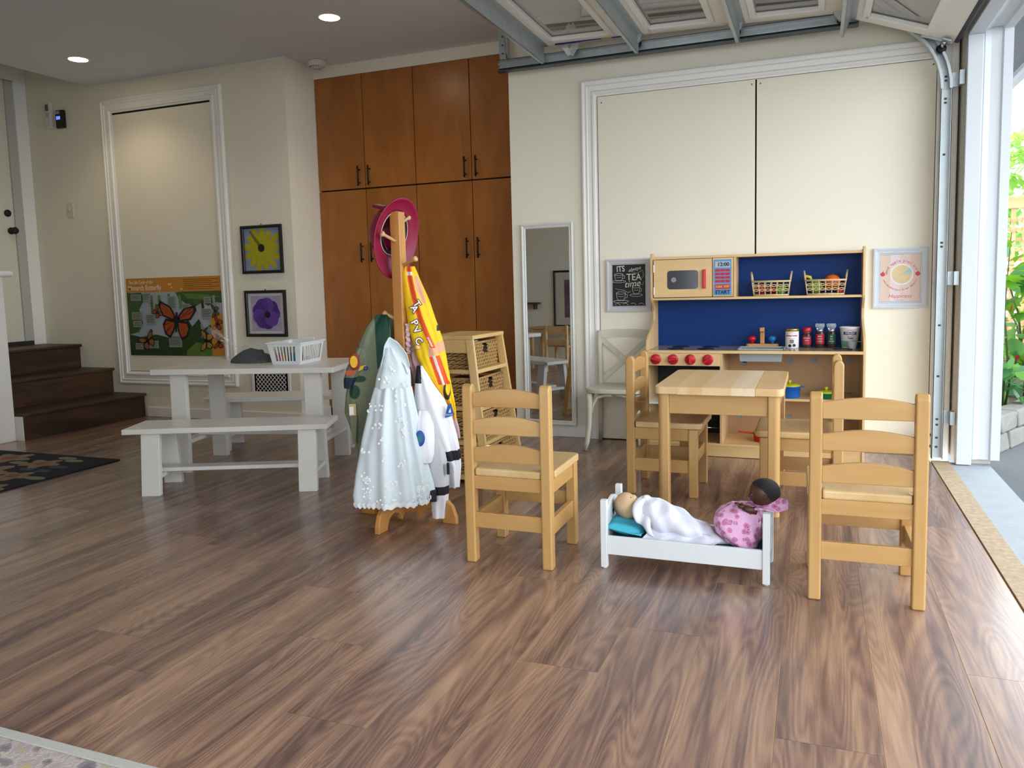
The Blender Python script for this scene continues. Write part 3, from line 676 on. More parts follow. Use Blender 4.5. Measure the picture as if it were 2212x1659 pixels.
tb = thing('childrens_table', 'small square honey wood table with boarded top and rounded legs', 'table', (-.375, 3.665, 0))
X0, X1, Y0, Y1, ZT = -.268, .262, -.335, .325, .540
def beech_top(k, a, b, c): return wood('table_board_%d' % k, a, b, c, 'Y', .42, grain=.7, bump=.03, stops=(.2, .5, .8))
tones = [('#cfa873', '#d9b787', '#e2c69c'), ('#caa26a', '#d6b17c', '#e0c192'), ('#d1ab78', '#dcbc8c', '#e5caa0'), ('#d9bd93', '#e4cda9', '#ecdabd'), ('#c99f66', '#d5ae78', '#dfbf8d')]
xb = [X0, -.17, -.065, .055, .150, X1]
for k in range(5):
    a, b = xb[k], xb[k + 1]; rr_ = .03
    if k == 0:
        o = [(b, Y0), (b, Y1)] + [(a + rr_ - rr_ * math.sin(i * math.pi / 12), Y1 - rr_ + rr_ * math.cos(i * math.pi / 12)) for i in range(7)] + [(a + rr_ - rr_ * math.cos(i * math.pi / 12), Y0 + rr_ - rr_ * math.sin(i * math.pi / 12)) for i in range(7)]
    elif k == 4:
        o = [(a, Y1), (a, Y0)] + [(b - rr_ + rr_ * math.sin(i * math.pi / 12), Y0 + rr_ - rr_ * math.cos(i * math.pi / 12)) for i in range(7)] + [(b - rr_ + rr_ * math.cos(i * math.pi / 12), Y1 - rr_ + rr_ * math.sin(i * math.pi / 12)) for i in range(7)]
    else: o = [(a, Y0), (b, Y0), (b, Y1), (a, Y1)]
    MB().prism(o, ZT - .032, ZT, 'XY').build('top_board', beech_top(k, *tones[k]), tb, bevel=.003 if k in (0, 4) else 0, seg=3)
for sx in (X0 + .038, X1 - .038):
    for sy in (Y0 + .038, Y1 - .038):
        q = MB(); r_ = .024; ox, oy = (1 if sx > 0 else -1), (1 if sy > 0 else -1); o = []
        for (cx_, cy_, rad) in ((1, 1, .022), (-1, 1, .006), (-1, -1, .006), (1, -1, .006)):
            base = {(1, 1): 0, (-1, 1): 90, (-1, -1): 180, (1, -1): 270}[(cx_, cy_)]
            for i in range(7): t_ = R(base + i * 15); o.append((sx + ox * (cx_ * (r_ - rad) + rad * math.cos(t_)), sy + oy * (cy_ * (r_ - rad) + rad * math.sin(t_))))
        q.prism(o, 0, ZT - .032, 'XY', smooth=False); q.build('leg', BZ, tb)
for sy in (Y0 + .032, Y1 - .032): MB().box(X0 + .062, X1 - .062, sy - .009, sy + .009, ZT - .118, ZT - .032).build('apron', BX, tb, bevel=.002)
for sx in (X0 + .032, X1 - .032): MB().box(sx - .009, sx + .009, Y0 + .062, Y1 - .062, ZT - .112, ZT - .032).build('apron', BY, tb, bevel=.002)

# ---------------------------------------------------------------- play kitchen
M_PLY = wood('pale_birch_ply', '#c8a066', '#d6b27a', '#e0c18e', 'X', .45, grain=.6, bump=.02, stops=(.2, .5, .8))
M_PLYZ = wood('pale_birch_ply_upright', '#c5a06c', '#d2b07e', '#dcbf90', 'Z', .45, grain=.6, bump=.02, stops=(.2, .5, .8))
M_TAN = mat('tan_hardboard', '#b08a64', .7, var=.08, scale=12)
M_BLUE = mat('navy_laminate', '#06306e', .5, var=.03, spec=.2)
M_RED = mat('glossy_red', '#b71526', .28, var=.03)
M_COUNTER = mat('counter_grey', '#8d8272', .18, var=.06, scale=30)
kt = thing('play_kitchen', 'wooden play kitchen with navy blue back, microwave and red knobs', 'play kitchen', (-.324, 4.58, 0))
KX0, KX1, KF, KB, UF = -.897, .252, 4.415, 4.752, 4.575
def side(x):
    pr = [(KF + .005, 0), (KF, .01), (KF, .600), (KF + .012, .640)]
    for i in range(1, 9): u = i / 8; pr.append((lerp(KF + .012, UF + .075, u * u * (3 - 2 * u)), lerp(.640, .775, u)))
    for i in range(1, 7): u = i / 6; pr.append((lerp(UF + .075, UF + .0, u * u * (3 - 2 * u)), lerp(.80, .885, u)))
    pr += [(UF, 1.135), (UF + .008, 1.147), (UF + .05, 1.147), (UF + .065, 1.135), (KB, 1.13), (KB, 0)]
    MB().prism(pr, x, x + .0135, 'YZ').build('side_panel', M_PLYZ, kt, True, bevel=.002)
side(KX0); side(KX1 - .0135)
xi0, xi1 = KX0 + .0135, KX1 - .0135
MB().box(xi0, xi1, KF + .006, KF + .02, .003, .062).build('plinth', M_PLY, kt, True)
MB().box(xi0, xi1, KF + .004, KB - .006, .062, .076).build('bottom_board', M_PLY, kt, True, bevel=.001)
ct = MB(); ct.box(xi0, -.395, KF, KB - .01, .584, .598); ct.box(-.150, xi1, KF, KB - .01, .584, .598); ct.box(-.395, -.150, KF, KF + .045, .584, .598); ct.box(-.395, -.150, KF + .20, KB - .01, .584, .598)
ct.build('counter', M_COUNTER, kt, True)
MB().box(xi0, xi1, KF - .004, KF - .0002, .583, .5985).build('counter_edge', M_PLY, kt, True)
MB().box(xi0, xi1, KB - .009, KB - .003, .598, 1.115).build('blue_back', M_BLUE, kt, True)
MB().box(xi0, xi1, UF + .012, KB - .01, 1.112, 1.126).build('top_board', M_PLY, kt, True, bevel=.001)
MB().box(xi0, xi1, UF + .008, KB - .01, .876, .889).build('upper_shelf', M_PLY, kt, True, bevel=.001)
# lower back with round holes
bk = MB().box(-.475, xi1, KB - .009, KB - .003, .076, .584).build('tan_back', M_TAN, kt, True)
for (hx, hz) in ((-.129, .517), (.002, .518), (.190, .520), (-.41, .185), (-.385, .50), (.190, .185), (-.13, .185)):
    MB().lathe([(0, 0), (.0165, 0), (.0185, -.002)], (hx, KB - .0095, hz), 20, 'Y', cap=False).build('hole', mat('hole_grey', '#8d9190', .8), bk, True)
MB().box(-.485, -.472, KF + .004, KB - .01, .076, .584).build('divider', M_PLYZ, kt, True, bevel=.001)
MB().box(xi0, -.485, KF + .002, KF + .014, .511, .582).build('knob_panel', M_PLY, kt, True, bevel=.001)
ov = MB().box(xi0, -.485, KB - .03, KB - .022, .076, .511).build('oven_back', mat('oven_dark', '#1b1714', .6), kt, True)
MB().box(-.4868, -.4852, KF + .03, KB - .03, .08, .51).build('oven_side', mat('oven_dark', '#1b1714', .6), kt, True)
kn = None
for i, (x, a) in enumerate(((-.838, 15), (-.741, -8), (-.645, 85), (-.549, -38))):
    k = MB().lathe([(.029, 0), (.030, -.004), (.029, -.010), (.026, -.012), (0, -.012)], (x, KF + .002, .547), 28, 'Y').build('knob', M_RED, kt, True)
    g = MB(); g.M = Matrix.Translation((x, KF - .012, .547)) @ Matrix.Rotation(R(a), 4, 'Y'); g.box(-.027, .027, -.012, .002, -.008, .008); g.build('grip', M_RED, k, True, bevel=.004)
for (x, y) in ((-.745, 4.52), (-.575, 4.52), (-.735, 4.655), (-.562, 4.655)):
    MB().lathe([(.0, .003), (.046, .003), (.05, .001), (.05, 0)], (x, y, .598), 32, cap=False).build('burner', mat('burner_black', '#16171c', .3), kt, True)
# sink
sk = MB(); M_SINK = mat('sink_grey', '#9da2a4', .3, var=.02)
sx0, sx1, sy0, sy1 = -.398, -.147, KF + .035, KF + .215
for (a, b, c, d) in ((sx0, sx1, sy0, sy0 + .012), (sx0, sx1, sy1 - .012, sy1), (sx0, sx0 + .012, sy0, sy1), (sx1 - .012, sx1, sy0, sy1)): sk.box(a, b, c, d, .598, .606)
sk.build('sink_rim', M_SINK, kt, True, bevel=.003)
bs = MB(); i0, i1, j0, j1 = sx0 + .012, sx1 - .012, sy0 + .010, sy1 - .012
bs.hexa([(i0 + .006, j0 + .004, .536), (i1 - .006, j0 + .004, .536), (i1 - .006, j1 - .004, .536), (i0 + .006, j1 - .004, .536)], [(i0, j0, .598), (i1, j0, .598), (i1, j1, .598), (i0, j1, .598)])
bs.f.pop(1); bs.sm.pop(); bs.mi.pop(); bs.build('sink_basin', M_SINK, kt, True, solid=.003)
MB().lathe([(.012, 0), (.012, -.01)], (-.36, KF + .1, .5345), 14).build('drain', M_BLACK, kt, True)
# tap
M_OAK = wood('tap_wood', '#a8713a', '#bd8547', '#cd9a5c', 'X', .4)
fb = MB(); o = [(-.358 + .16 * 0, 0)]; o = []
for i in range(9): t_ = R(90 + i * 22.5); o.append((-.348 + .018 * math.cos(t_), 4.672 + .018 * math.sin(t_)))
for i in range(9): t_ = R(-90 + i * 22.5); o.append((-.205 + .018 * math.cos(t_), 4.672 + .018 * math.sin(t_)))
fb.prism(o, .598, .617, 'XY'); fb.build('tap_base', M_OAK, kt, True, bevel=.004)
fs = MB(); fs.prism([(4.662, .617), (4.686, .617), (4.690, .70), (4.682, .712), (4.622, .712), (4.622, .690), (4.634, .682), (4.640, .690), (4.662, .690)], -.288, -.264, 'YZ'); fs.build('tap_spout', M_OAK, kt, True, bevel=.003)
for x, m, nm in ((-.332, M_RED, 'red_tap'), (-.222, mat('tap_blue', '#2a6fb0', .3), 'blue_tap')):
    MB().lathe([(.010, 0), (.009, .012), (.018, .018), (.0225, .027), (.020, .038), (.010, .044), (0, .045)], (x, 4.672, .617), 20).build(nm, m, kt, True)
# microwave
mwb = MB().box(xi0 + .001, -.541, UF + .028, KB - .012, .890, 1.111).build('microwave_box', mat('microwave_inside', '#2a2f3d', .6), kt, True)
ww = [(-.877, .893), (-.545, .893), (-.545, 1.109), (-.877, 1.109)]
mw = MB(); wx0, wx1, wz0, wz1, rr_ = -.800, -.622, .938, 1.046, .018
inn = []
for (cx_, cz_, a0) in ((wx1 - rr_, wz0 + rr_, -90), (wx1 - rr_, wz1 - rr_, 0), (wx0 + rr_, wz1 - rr_, 90), (wx0 + rr_, wz0 + rr_, 180)):
    for i in range(5): t_ = R(a0 + i * 22.5); inn.append((cx_ + rr_ * math.cos(t_), cz_ + rr_ * math.sin(t_)))
out = []
for i in range(20):
    q = i // 5; out.append([(-.545, .893), (-.545, 1.109), (-.877, 1.109), (-.877, .893)][q])
for y_, fl_ in ((UF, 0), (UF + .012, 1)):
    for i in range(20):
        j = (i + 1) % 20; A, B, C_, D = out[i], out[j], inn[j], inn[i]
        P4 = [(A[0], y_, A[1]), (B[0], y_, B[1]), (C_[0], y_, C_[1]), (D[0], y_, D[1])]
        mw.add(P4 if A != B else [P4[0], P4[2], P4[3]], [(0, 1, 2, 3)] if A != B else [(0, 1, 2)])
for i in range(20):
    j = (i + 1) % 20; mw.add([(inn[i][0], UF, inn[i][1]), (inn[j][0], UF, inn[j][1]), (inn[j][0], UF + .012, inn[j][1]), (inn[i][0], UF + .012, inn[i][1])], [(0, 1, 2, 3)])
for a, b in zip(ww, ww[1:] + ww[:1]): mw.add([(a[0], UF, a[1]), (b[0], UF, b[1]), (b[0], UF + .012, b[1]), (a[0], UF + .012, a[1])], [(0, 1, 2, 3)])
md = mw.build('microwave_door', M_PLY, kt, True)
MB().box(wx0 - .004, wx1 + .004, UF + .006, UF + .009, wz0 - .004, wz1 + .004).build('window', mat('smoked_window', '#262a36', .12, var=.02), md, True)
MB().box(-.597, -.578, UF - .020, UF, .940, 1.048).build('handle', mat('handle_red', '#c5202b', .35), md, True, bevel=.004)
for z_ in (.93, 1.06): MB().box(-.8785, -.872, UF - .002, UF + .001, z_ - .022, z_ + .022).build('hinge', M_CHROME, md, True)
kw = MB().lathe([(0, 0), (.014, .0), (.015, -.003)], (-.762, UF + .0058, .993), 20, 'Y').build('window_knob', mat('wood_disc', '#8d8c88', .6), md, True)
cp = MB().box(-.541, -.430, UF, UF + .012, .892, 1.110).build('control_board', M_PLY, kt, True, bevel=.001)
MB().box(-.427, -.4135, UF + .006, KB - .012, .889, 1.112).build('control_divider', M_PLYZ, kt, True)
pv = MB().box(-.535, -.438, UF - .0012, UF, .899, 1.101).build('control_print', mat('control_blue', '#4f8fc4', .4), kt, True)
def flat(x0, x1, z0, z1, m, name, par, y=UF - .002): return MB().box(x0, x1, y, y + .0009, z0, z1).build(name, m, par, True)
flat(-.528, -.445, 1.056, 1.090, mat('display_grey', '#a9b4c0', .4), 'display', pv)
MR2 = mat('print_red', '#b8253a', .45)
for r_ in range(4):
    for c_ in range(3): flat(-.5275 + c_ * .028, -.5275 + c_ * .028 + .0265, 1.033 - r_ * .0205, 1.048 - r_ * .0205, MR2, 'print_key', pv)
for c_ in range(2): flat(-.5275 + c_ * .042, -.5275 + c_ * .042 + .0405, .934, .962, MR2, 'print_key', pv)
MTX = mat('print_black', '#101018', .5, var=0); MTY = mat('print_yellow', '#f2c62c', .5, var=0)
iv = WM[kt].inverted()
def ktext(s, size, x, z, m, par, y=UF - .0032, **k): return text(s, size, iv @ wallM(x, y, z), m, par, **k)
ktext('12:00', .030, -.482, 1.073, MTX, pv, bold=.0006)
ktext('CLEAR', .0165, -.507, .948, MTY, pv, bold=.0004, sx=.72); ktext('STOP', .0165, -.465, .948, MTY, pv, bold=.0004, sx=.72)
ktext('START', .029, -.486, .916, MTX, pv, bold=.0008, sx=.95)
for r_ in range(4):
    for c_ in range(3): ktext(['1', '2', '3', '4', '5', '6', '7', '8', '9', '*', '0', '#'][r_ * 3 + c_], .011, -.514 + c_ * .028, 1.040 - r_ * .0205, mat('print_dark_red', '#5c1020', .5), pv)
# right mid shelf and oven rack
MB().box(-.472, xi1, KF + .10, KB - .01, .312, .325).build('middle_shelf', M_PLY, kt, True, bevel=.001)
MB().box(xi0, xi0 + .07, KF + .004, KB - .06, .290, .300).build('rack_rail', M_WHITE, kt, True)
for zr in (.295, .16):
    rk = MB(); rk.tube([(xi0 + .01, KF + .03, zr), (-.495, KF + .03, zr), (-.495, KB - .04, zr), (xi0 + .01, KB - .04, zr)], .003, 6, closed=True)
    for k in range(10): xx = xi0 + .04 + k * .036; rk.cyl((xx, KF + .03, zr), (xx, KB - .04, zr), .0018, n=5)
    rk.build('oven_rack', M_CHROME, kt, True)

# things on the kitchen
def basket(label, x, y, z, w_, d_, fruits):
    t = thing('rope_basket', label, 'basket', (x, y, z), group='small rope baskets on the play kitchen shelf')
    M_ROPE = mat('seagrass_rope', '#cbb489', .8, var=.2, scale=90, bump=.6, bscale=220)
    H_ = .082; fl_ = .010
    def ring(zz, k): a, b = w_ / 2 + k, d_ / 2 + k; return [(-a, -b, zz), (0, -b, zz), (a, -b, zz), (a, 0, zz), (a, b, zz), (0, b, zz), (-a, b, zz), (-a, 0, zz)]
    MB().tube(ring(.006, 0), .0055, 6, closed=True).build('base_rope', M_ROPE, t)
    MB().tube(ring(H_, fl_), .006, 6, closed=True).build('rim_rope', M_ROPE, t)
    MB().box(-w_ / 2, w_ / 2, -d_ / 2, d_ / 2, .001, .004).build('base_mat', M_ROPE, t)
    st_ = MB(); n = 6
    for s_ in (-1, 1):
        for i in range(n + 1):
            u = -1 + 2 * i / n; st_.cyl((u * w_ / 2, s_ * d_ / 2, .004), (u * (w_ / 2 + fl_), s_ * (d_ / 2 + fl_), H_), .0032, n=6)
        for i in range(1, 4):
            u = -1 + 2 * i / 4; st_.cyl((s_ * w_ / 2, u * d_ / 2, .004), (s_ * (w_ / 2 + fl_), u * (d_ / 2 + fl_), H_), .0032, n=6)
    tag(st_.build('stakes', M_ROPE, t), kind='stuff')
    wv = MB()
    for zz in (.034, .058):
        for ph in (0, math.pi):
            k = fl_ * zz / H_
            pts = []
            for s_ in (-1, 1):
                for i in range(25):
                    u = (-1 + 2 * i / 24) * s_ * -1; pts.append((u * (w_ / 2 + k), s_ * (d_ / 2 + k), zz + .006 * math.sin(i / 24 * math.pi * 6 + ph)))
            wv.tube(pts, .0026, 5, closed=True)
    tag(wv.build('weave', M_ROPE, t), kind='stuff')
    for s_ in (-1, 1):
        x_ = s_ * (w_ / 2 + fl_)
        MB().tube([(x_, -.03, H_ - .004), (x_ + s_ * .004, -.022, H_ + .028), (x_ + s_ * .008, 0, H_ + .052), (x_ + s_ * .004, .022, H_ + .028), (x_, .03, H_ - .004)], .005, 7).build('handle', M_ROPE, t)
    for (nm, lab, cat_, col, fx, fy, fz, r_) in fruits:
        f = thing(nm, lab, cat_, (x + fx, y + fy, z + fz)); mm = mat('toy_' + col, {'red': '#a81425', 'green': '#79a52a', 'orange': '#d9641f', 'lime': '#6fae3a', 'yellow': '#d9c43a'}[col], .35, var=.1, scale=30)
        MB().lathe([(0, -.92 * r_)] + [(r_ * math.sin(t_), -r_ * math.cos(t_) * .95) for t_ in [k * math.pi / 12 for k in range(1, 12)]] + [(r_ * .16, r_ * .84), (0, r_ * .78)], n=20).build('flesh', mm, f)
        MB().cyl((0, 0, r_ * .75), (.002, 0, r_ * 1.08), .0018, n=6).build('stem', mat('toy_stem', '#5a3c1e', .6), f)
basket('rope basket of red and green toy fruit next to the microwave panel', -.228, 4.655, .889, .180, .105, [
    ('toy_apple', 'red toy apple in the basket next to the microwave', 'toy fruit', 'red', -.052, -.015, .040, .034), ('toy_plum', 'dark red toy fruit in the middle of the first rope basket', 'toy fruit', 'red', .008, .018, .036, .030), ('toy_lime', 'green toy lime in the basket next to the microwave', 'toy fruit', 'lime', .050, -.016, .036, .030)])
basket('rope basket of toy orange and green apple at the shelf end', .055, 4.655, .889, .185, .105, [
    ('toy_pear', 'green toy apple in the basket at the shelf end', 'toy fruit', 'green', -.050, -.008, .046, .038), ('toy_orange', 'big toy orange rising above the basket rim', 'toy fruit', 'orange', .034, .006, .070, .045), ('toy_tomato', 'small red toy tomato low in the basket at the shelf end', 'toy fruit', 'red', .072, -.034, .022, .018)])
bn = thing('toy_banana', 'yellow toy banana leaning on the green apple', 'toy fruit', (-.035, 4.69, .96))
MB().tube([(-.02, 0, .02), (-.008, 0, .035), (.012, 0, .028), (.02, 0, .01)], [.004, .009, .009, .004], 8).build('banana_body', mat('toy_yellow', '#d9c43a', .35), bn)
MB().cyl((-.02, 0, .02), (-.026, 0, .014), .003, n=6).build('tip', mat('toy_stem', '#5a3c1e', .6), bn)

CZ = .598
cn = thing('baking_powder_tin', 'white baking powder tin with gold lid beside the toy tap', 'tin', (-.115, 4.63, CZ))
MB().lathe([(.0345, 0), (.036, .002), (.036, .092), (.035, .094)], n=32).build('body', mat('tin_white', '#e4e1dc', .35), cn)
MB().lathe([(.037, .094), (.037, .106), (.034, .108), (0, .107)], n=32).build('lid', mat('tin_gold', '#b89b56', .3, .8), cn)
def curved_text(s, size, r_, z, m, par, ang=0, **k):
    me = text(s, size, Matrix(), m, None, **k); o = bpy.data.objects.new('lettering', me); COL.objects.link(o); o.parent = par
    for v_ in me.vertices: a = v_.co.x / r_ + ang; y = v_.co.y; v_.co = (math.sin(a) * (r_ + .0006), -math.cos(a) * (r_ + .0006), z + y)
    return o
def decal(par, r_, a0, a1, z0, z1, m, name='label_print', off=.0004, round_=False):
    b = MB()
    def g(u, v): a = lerp(a0, a1, u); return (math.sin(a) * (r_ + off), -math.cos(a) * (r_ + off), lerp(z0, z1, v))
    if round_:
        n = 28; vs = [(0, 0)] + [(math.cos(2 * math.pi * i / n), math.sin(2 * math.pi * i / n)) for i in range(n)]
        P3 = []
        for (p_, q_) in vs: a = lerp(a0, a1, .5 + p_ / 2); P3.append((math.sin(a) * (r_ + off), -math.cos(a) * (r_ + off), lerp(z0, z1, .5 + q_ / 2)))
        b.add(P3, [(0, 1 + i, 1 + (i + 1) % n) for i in range(n)], True)
    else: b.grid(g, 12, 1)
    return b.build(name, m, par, recalc=False)
va = math.atan2(.12, 4.63) * 0
decal(cn, .036, -.85, .85, .052, .088, mat('label_pink', '#d98a93', .5), round_=True); decal(cn, .036, -.76, .76, .055, .085, mat('label_cream', '#efe6de', .5), round_=True, off=.0007)
curved_text('Baking Powder', .0105, .0368, .070, mat('label_red', '#a02236', .5, var=0), cn, bold=.0004)
decal(cn, .036, -.3, .3, .028, .048, mat('label_grey', '#777477', .5)); decal(cn, .036, -.55, -.05, .006, .022, MTX, round_=True); decal(cn, .036, .1, .6, .008, .024, MTX, round_=True)
def jar(label, x, y, r_, h, cap, capcol, labcol, txt, name='spice_jar'):
    t = thing(name, label, 'spice jar', (x, y, CZ), group='spice jars on the play kitchen')
    MB().lathe([(r_ * .9, 0), (r_, .004), (r_, h * .62), (r_ * .72, h * .68), (r_ * .72, h * .72)], n=28).build('glass_body', mat('jar_' + capcol.strip('#'), '#3c2b24', .15), t)
    if cap == 'grinder':
        MB().lathe([(r_ * .74, h * .72), (r_ * .78, h * .80), (r_ * 1.02, h * .84), (r_ * 1.08, h * .93), (r_ * .98, h), (r_ * .6, h)], n=20).build('grinder_cap', mat('clear_plastic', '#dfe6ea', .1, var=0, trans=.75), t)
        MB().lathe([(r_ * .76, h * .66), (r_ * .78, h * .70), (r_ * .76, h * .76)], n=20).build('collar', mat('silver_collar', '#b9bdc2', .25, .8), t)
    else:
        MB().lathe([(r_ * .98, h * .80), (r_ * 1.02, h * .82), (r_ * 1.0, h * .985), (r_ * .9, h), (0, h)], n=28).build('lid', mat('lid_red', capcol, .35), t)
        MB().lathe([(r_ * .72, h * .70), (r_ * .80, h * .74), (r_ * .80, h * .80)], n=24).build('neck', mat('jar_neck', '#7a3a38', .2), t)
    decal(t, r_, -1.5, 1.5, h * .16, h * .56, mat('jarlab_' + labcol.strip('#'), labcol, .45))
    for k, s in enumerate(txt): curved_text(s, .0095, r_ + .0005, h * (.47 - .10 * k), mat('label_white', '#eeeae6', .5, var=0), t, bold=.0002)
jar('red capped spice jar with red and white label', -.038, 4.655, .0225, .112, 'flip', '#b01525', '#a51e2c', ['PAPRIKA', 'spice'])
jar('pepper grinder jar with red and black label', .030, 4.660, .0235, .134, 'grinder', '#40302a', '#a3222f', ['Black', 'Pepper', 'grinder'])
jar('salt grinder jar with dark green label', .089, 4.660, .0235, .134, 'grinder', '#28332c', '#1e4536', ['Sea', 'Salt', 'grinder'])
yt = thing('yogurt_tub', 'white yogurt tub with blue band and green print', 'tub', (.182, 4.655, CZ))
MB().lathe([(.038, 0), (.0395, .004), (.050, .108), (.0525, .110), (.0525, .115), (.048, .1145), (.036, .012), (0, .01)], n=36).build('tub', mat('tub_white', '#e9e9ea', .4), yt)
def cone_decal(par, a0, a1, z0, z1, m, off, round_=False, name='label_print'):
    b = MB(); rad = lambda z: lerp(.0395, .050, (z - .004) / .104) + off
    if round_:
        n = 28; P3 = []
        for i in range(n + 1):
            p_, q_ = (0, 0) if i == 0 else (math.cos(2 * math.pi * i / n), math.sin(2 * math.pi * i / n))
            a = lerp(a0, a1, .5 + p_ / 2); z = lerp(z0, z1, .5 + q_ / 2); P3.append((math.sin(a) * rad(z), -math.cos(a) * rad(z), z))
        b.add(P3, [(0, 1 + i, 1 + (i + 1) % n) for i in range(n)], True)
    else: b.grid(lambda u, v: (math.sin(lerp(a0, a1, u)) * rad(lerp(z0, z1, v)), -math.cos(lerp(a0, a1, u)) * rad(lerp(z0, z1, v)), lerp(z0, z1, v)), 14, 2)
    return b.build(name, m, par, recalc=False)
cone_decal(yt, -1.3, 1.3, .006, .040, mat('tub_green', '#7fae86', .5), .0004)
cone_decal(yt, -.50, .50, .064, .098, mat('tub_red', '#c7283c', .5), .0004, True); cone_decal(yt, -.44, .44, .067, .095, mat('tub_inner', '#ececec', .5), .0007, True)
cone_decal(yt, -.72, .72, .0735, .0895, mat('tub_navy', '#1c2f7e', .5), .001)
curved_text('FAGE', .0145, .0492, .0815, mat('label_white', '#eeeae6', .5, var=0), yt, bold=.0008, sx=1.4)
curved_text('Total', .014, .0475, .056, mat('tub_navy', '#1c2f7e', .5), yt, bold=.0003, shear=.3); curved_text('2%', .018, .0432, .025, mat('tub_dkgreen', '#2f7a45', .5), yt)
mc = thing('measuring_cup', 'small clear plastic measuring cup with side handle', 'measuring cup', (.190, 4.545, CZ))
MB().lathe([(.019, 0), (.0205, .002), (.0235, .043), (.0215, .043), (.0185, .004), (0, .004)], n=24).build('bowl', mat('frosted_plastic', '#e8eef0', .25, var=0, trans=.6), mc)
MB().box(.022, .047, -.006, .006, .0395, .043).build('handle', mat('frosted_plastic', '#e8eef0', .25, var=0, trans=.6), mc, bevel=.0015)
sp = thing('black_spoon', 'black plastic spoon lying on the toy counter', 'spoon', (.115, 4.54, CZ), R(-25))
MB().lathe([(0, 0), (.012, .001), (.016, .005), (.0145, .005), (.010, .002), (0, .0015)], n=18, sx=1.35, cap=False).build('bowl', mat('spoon_black', '#17171a', .35), sp)
MB().bar((.018, 0, .005), (.085, 0, .004), .009, .004).build('handle', mat('spoon_black', '#17171a', .35), sp, bevel=.0015)
def pot(name, label, x, y, z, r_, h, col, lidc, handles, hand):
    t = thing(name, label, 'toy pot', (x, y, z), hand if not isinstance(hand, tuple) else 0)
    m = mat('pan_' + col.strip('#'), col, .3); l = mat('pan_' + lidc.strip('#'), lidc, .35)
    MB().lathe([(r_ * .86, 0), (r_ * .95, .004), (r_, h), (r_ * 1.04, h), (r_ * 1.04, h + .003)], n=32).build('pan', m, t)
    MB().lathe([(r_ * 1.0, h + .003), (r_ * 1.0, h + .006), (r_ * .7, h + .014), (0, h + .017)], n=32).build('lid', l, t)
    MB().lathe([(.007, h + .014), (.007, h + .022), (.011, h + .027), (.010, h + .034), (0, h + .036)], n=16).build('lid_knob', l, t)
    for s_, ln in handles:
        MB().bar((s_ * r_ * .97, 0, h - .003), (s_ * (r_ + ln), 0, h + (.004 if ln > .05 else -.001)), .020, .006).build('handle', m, t, bevel=.003)
pot('toy_saucepan', 'blue toy pot with yellow lid on the middle shelf', -.125, 4.58, .325, .058, .062, '#1f66c4', '#c9cb2a', ((1, .026), (-1, .026)), R(8))
pot('toy_skillet', 'green toy pan with yellow lid on the middle shelf', .065, 4.60, .325, .055, .026, '#12774a', '#c9cb2a', ((1, .075),), R(-4))
pot('toy_frying_pan', 'red toy frying pan with yellow lid on the bottom shelf', -.255, 4.55, .076, .060, .046, '#c01c22', '#c9b92a', ((-1, .085),), R(3))

# ---------------------------------------------------------------- cross-back chair by the mirror
M_CREAM = mat('antique_cream_paint', '#cfcbb8', .5, var=.08, scale=9, bump=.1, bscale=60)
wc = thing('cross_back_chair', 'cream painted bentwood cross-back chair beside the play kitchen', 'chair', (-1.092, 4.565, 0))
for s_ in (-1, 1):
    MB().tube([(s_ * .172, -.150, 0), (s_ * .160, -.143, .05), (s_ * .148, -.134, .16), (s_ * .146, -.130, .30), (s_ * .146, -.128, .335)], [.013, .0155, .0165, .018, .018], 12).build('front_leg', M_CREAM, wc)
    MB().tube([(s_ * .160, .168, 0), (s_ * .150, .150, .15), (s_ * .146, .135, .34), (s_ * .148, .140, .46), (s_ * .155, .158, .60), (s_ * .160, .178, .69)], [.014, .016, .017, .017, .016, .014], 12).build('back_post', M_CREAM, wc)
    pts = [(s_ * .135, -.126, .215), (s_ * .126, -.124, .27), (s_ * .10, -.122, .315), (s_ * .05, -.121, .328), (s_ * .012, -.121, .329)]
    b = MB().tube(pts, .010, 10).build('bent_brace', M_CREAM, wc)
    pts = [(s_ * .146, -.118, .215), (s_ * .146, -.095, .285), (s_ * .146, -.05, .322), (s_ * .146, 0, .329)]
    MB().tube(pts, .009, 10).build('bent_brace', M_CREAM, wc)
o = []
for i in range(32):
    t_ = 2 * math.pi * i / 32; c_, s_ = math.cos(t_), math.sin(t_); e = .55
    o.append((.182 * math.copysign(abs(c_) ** e, c_) * (1.0 if s_ < 0 else .93), .165 * math.copysign(abs(s_) ** e, s_)))
MB().prism(o, .340, .366, 'XY').build('seat', M_CREAM, wc, bevel=.006, seg=3)
top = MB()
def tg_(u, v):
    a, b = divmod(int(round(v * 4)), 4); x = lerp(-.172, .172, u); cvz = .018 * (1 - (2 * u - 1) ** 2); y = .178 + .022 * (1 - (2 * u - 1) ** 2)
    z0, z1 = .630 + cvz * .9, .690 + cvz * .6
    k = int(round(v * 4)) % 4
    return [(x, y - .010, z0), (x, y + .010, z0), (x, y + .010, z1), (x, y - .010, z1)][k]
top.grid(tg_, 12, 4, smooth=False); top.build('top_rail', M_CREAM, wc, bevel=.003)
for s_ in (-1, 1):
    n = 10; pts = [(lerp(-s_ * .150, s_ * .146, i / n), .168 + .018 * math.sin(math.pi * i / n) + .004 * s_ - .02 * (1 - i / n), lerp(.376, .640, i / n)) for i in range(n + 1)]
    b = MB()
    for p_, q_ in zip(pts, pts[1:]): b.bar(p_, q_, .006, .030, (0, 1, 0)) if False else b.bar(p_, q_, .030, .008, (0, 1, 0))
    b.build('cross_brace', M_CREAM, wc)
MB().box(-.14, .14, .128, .142, .30, .338).build('rear_apron', M_CREAM, wc)

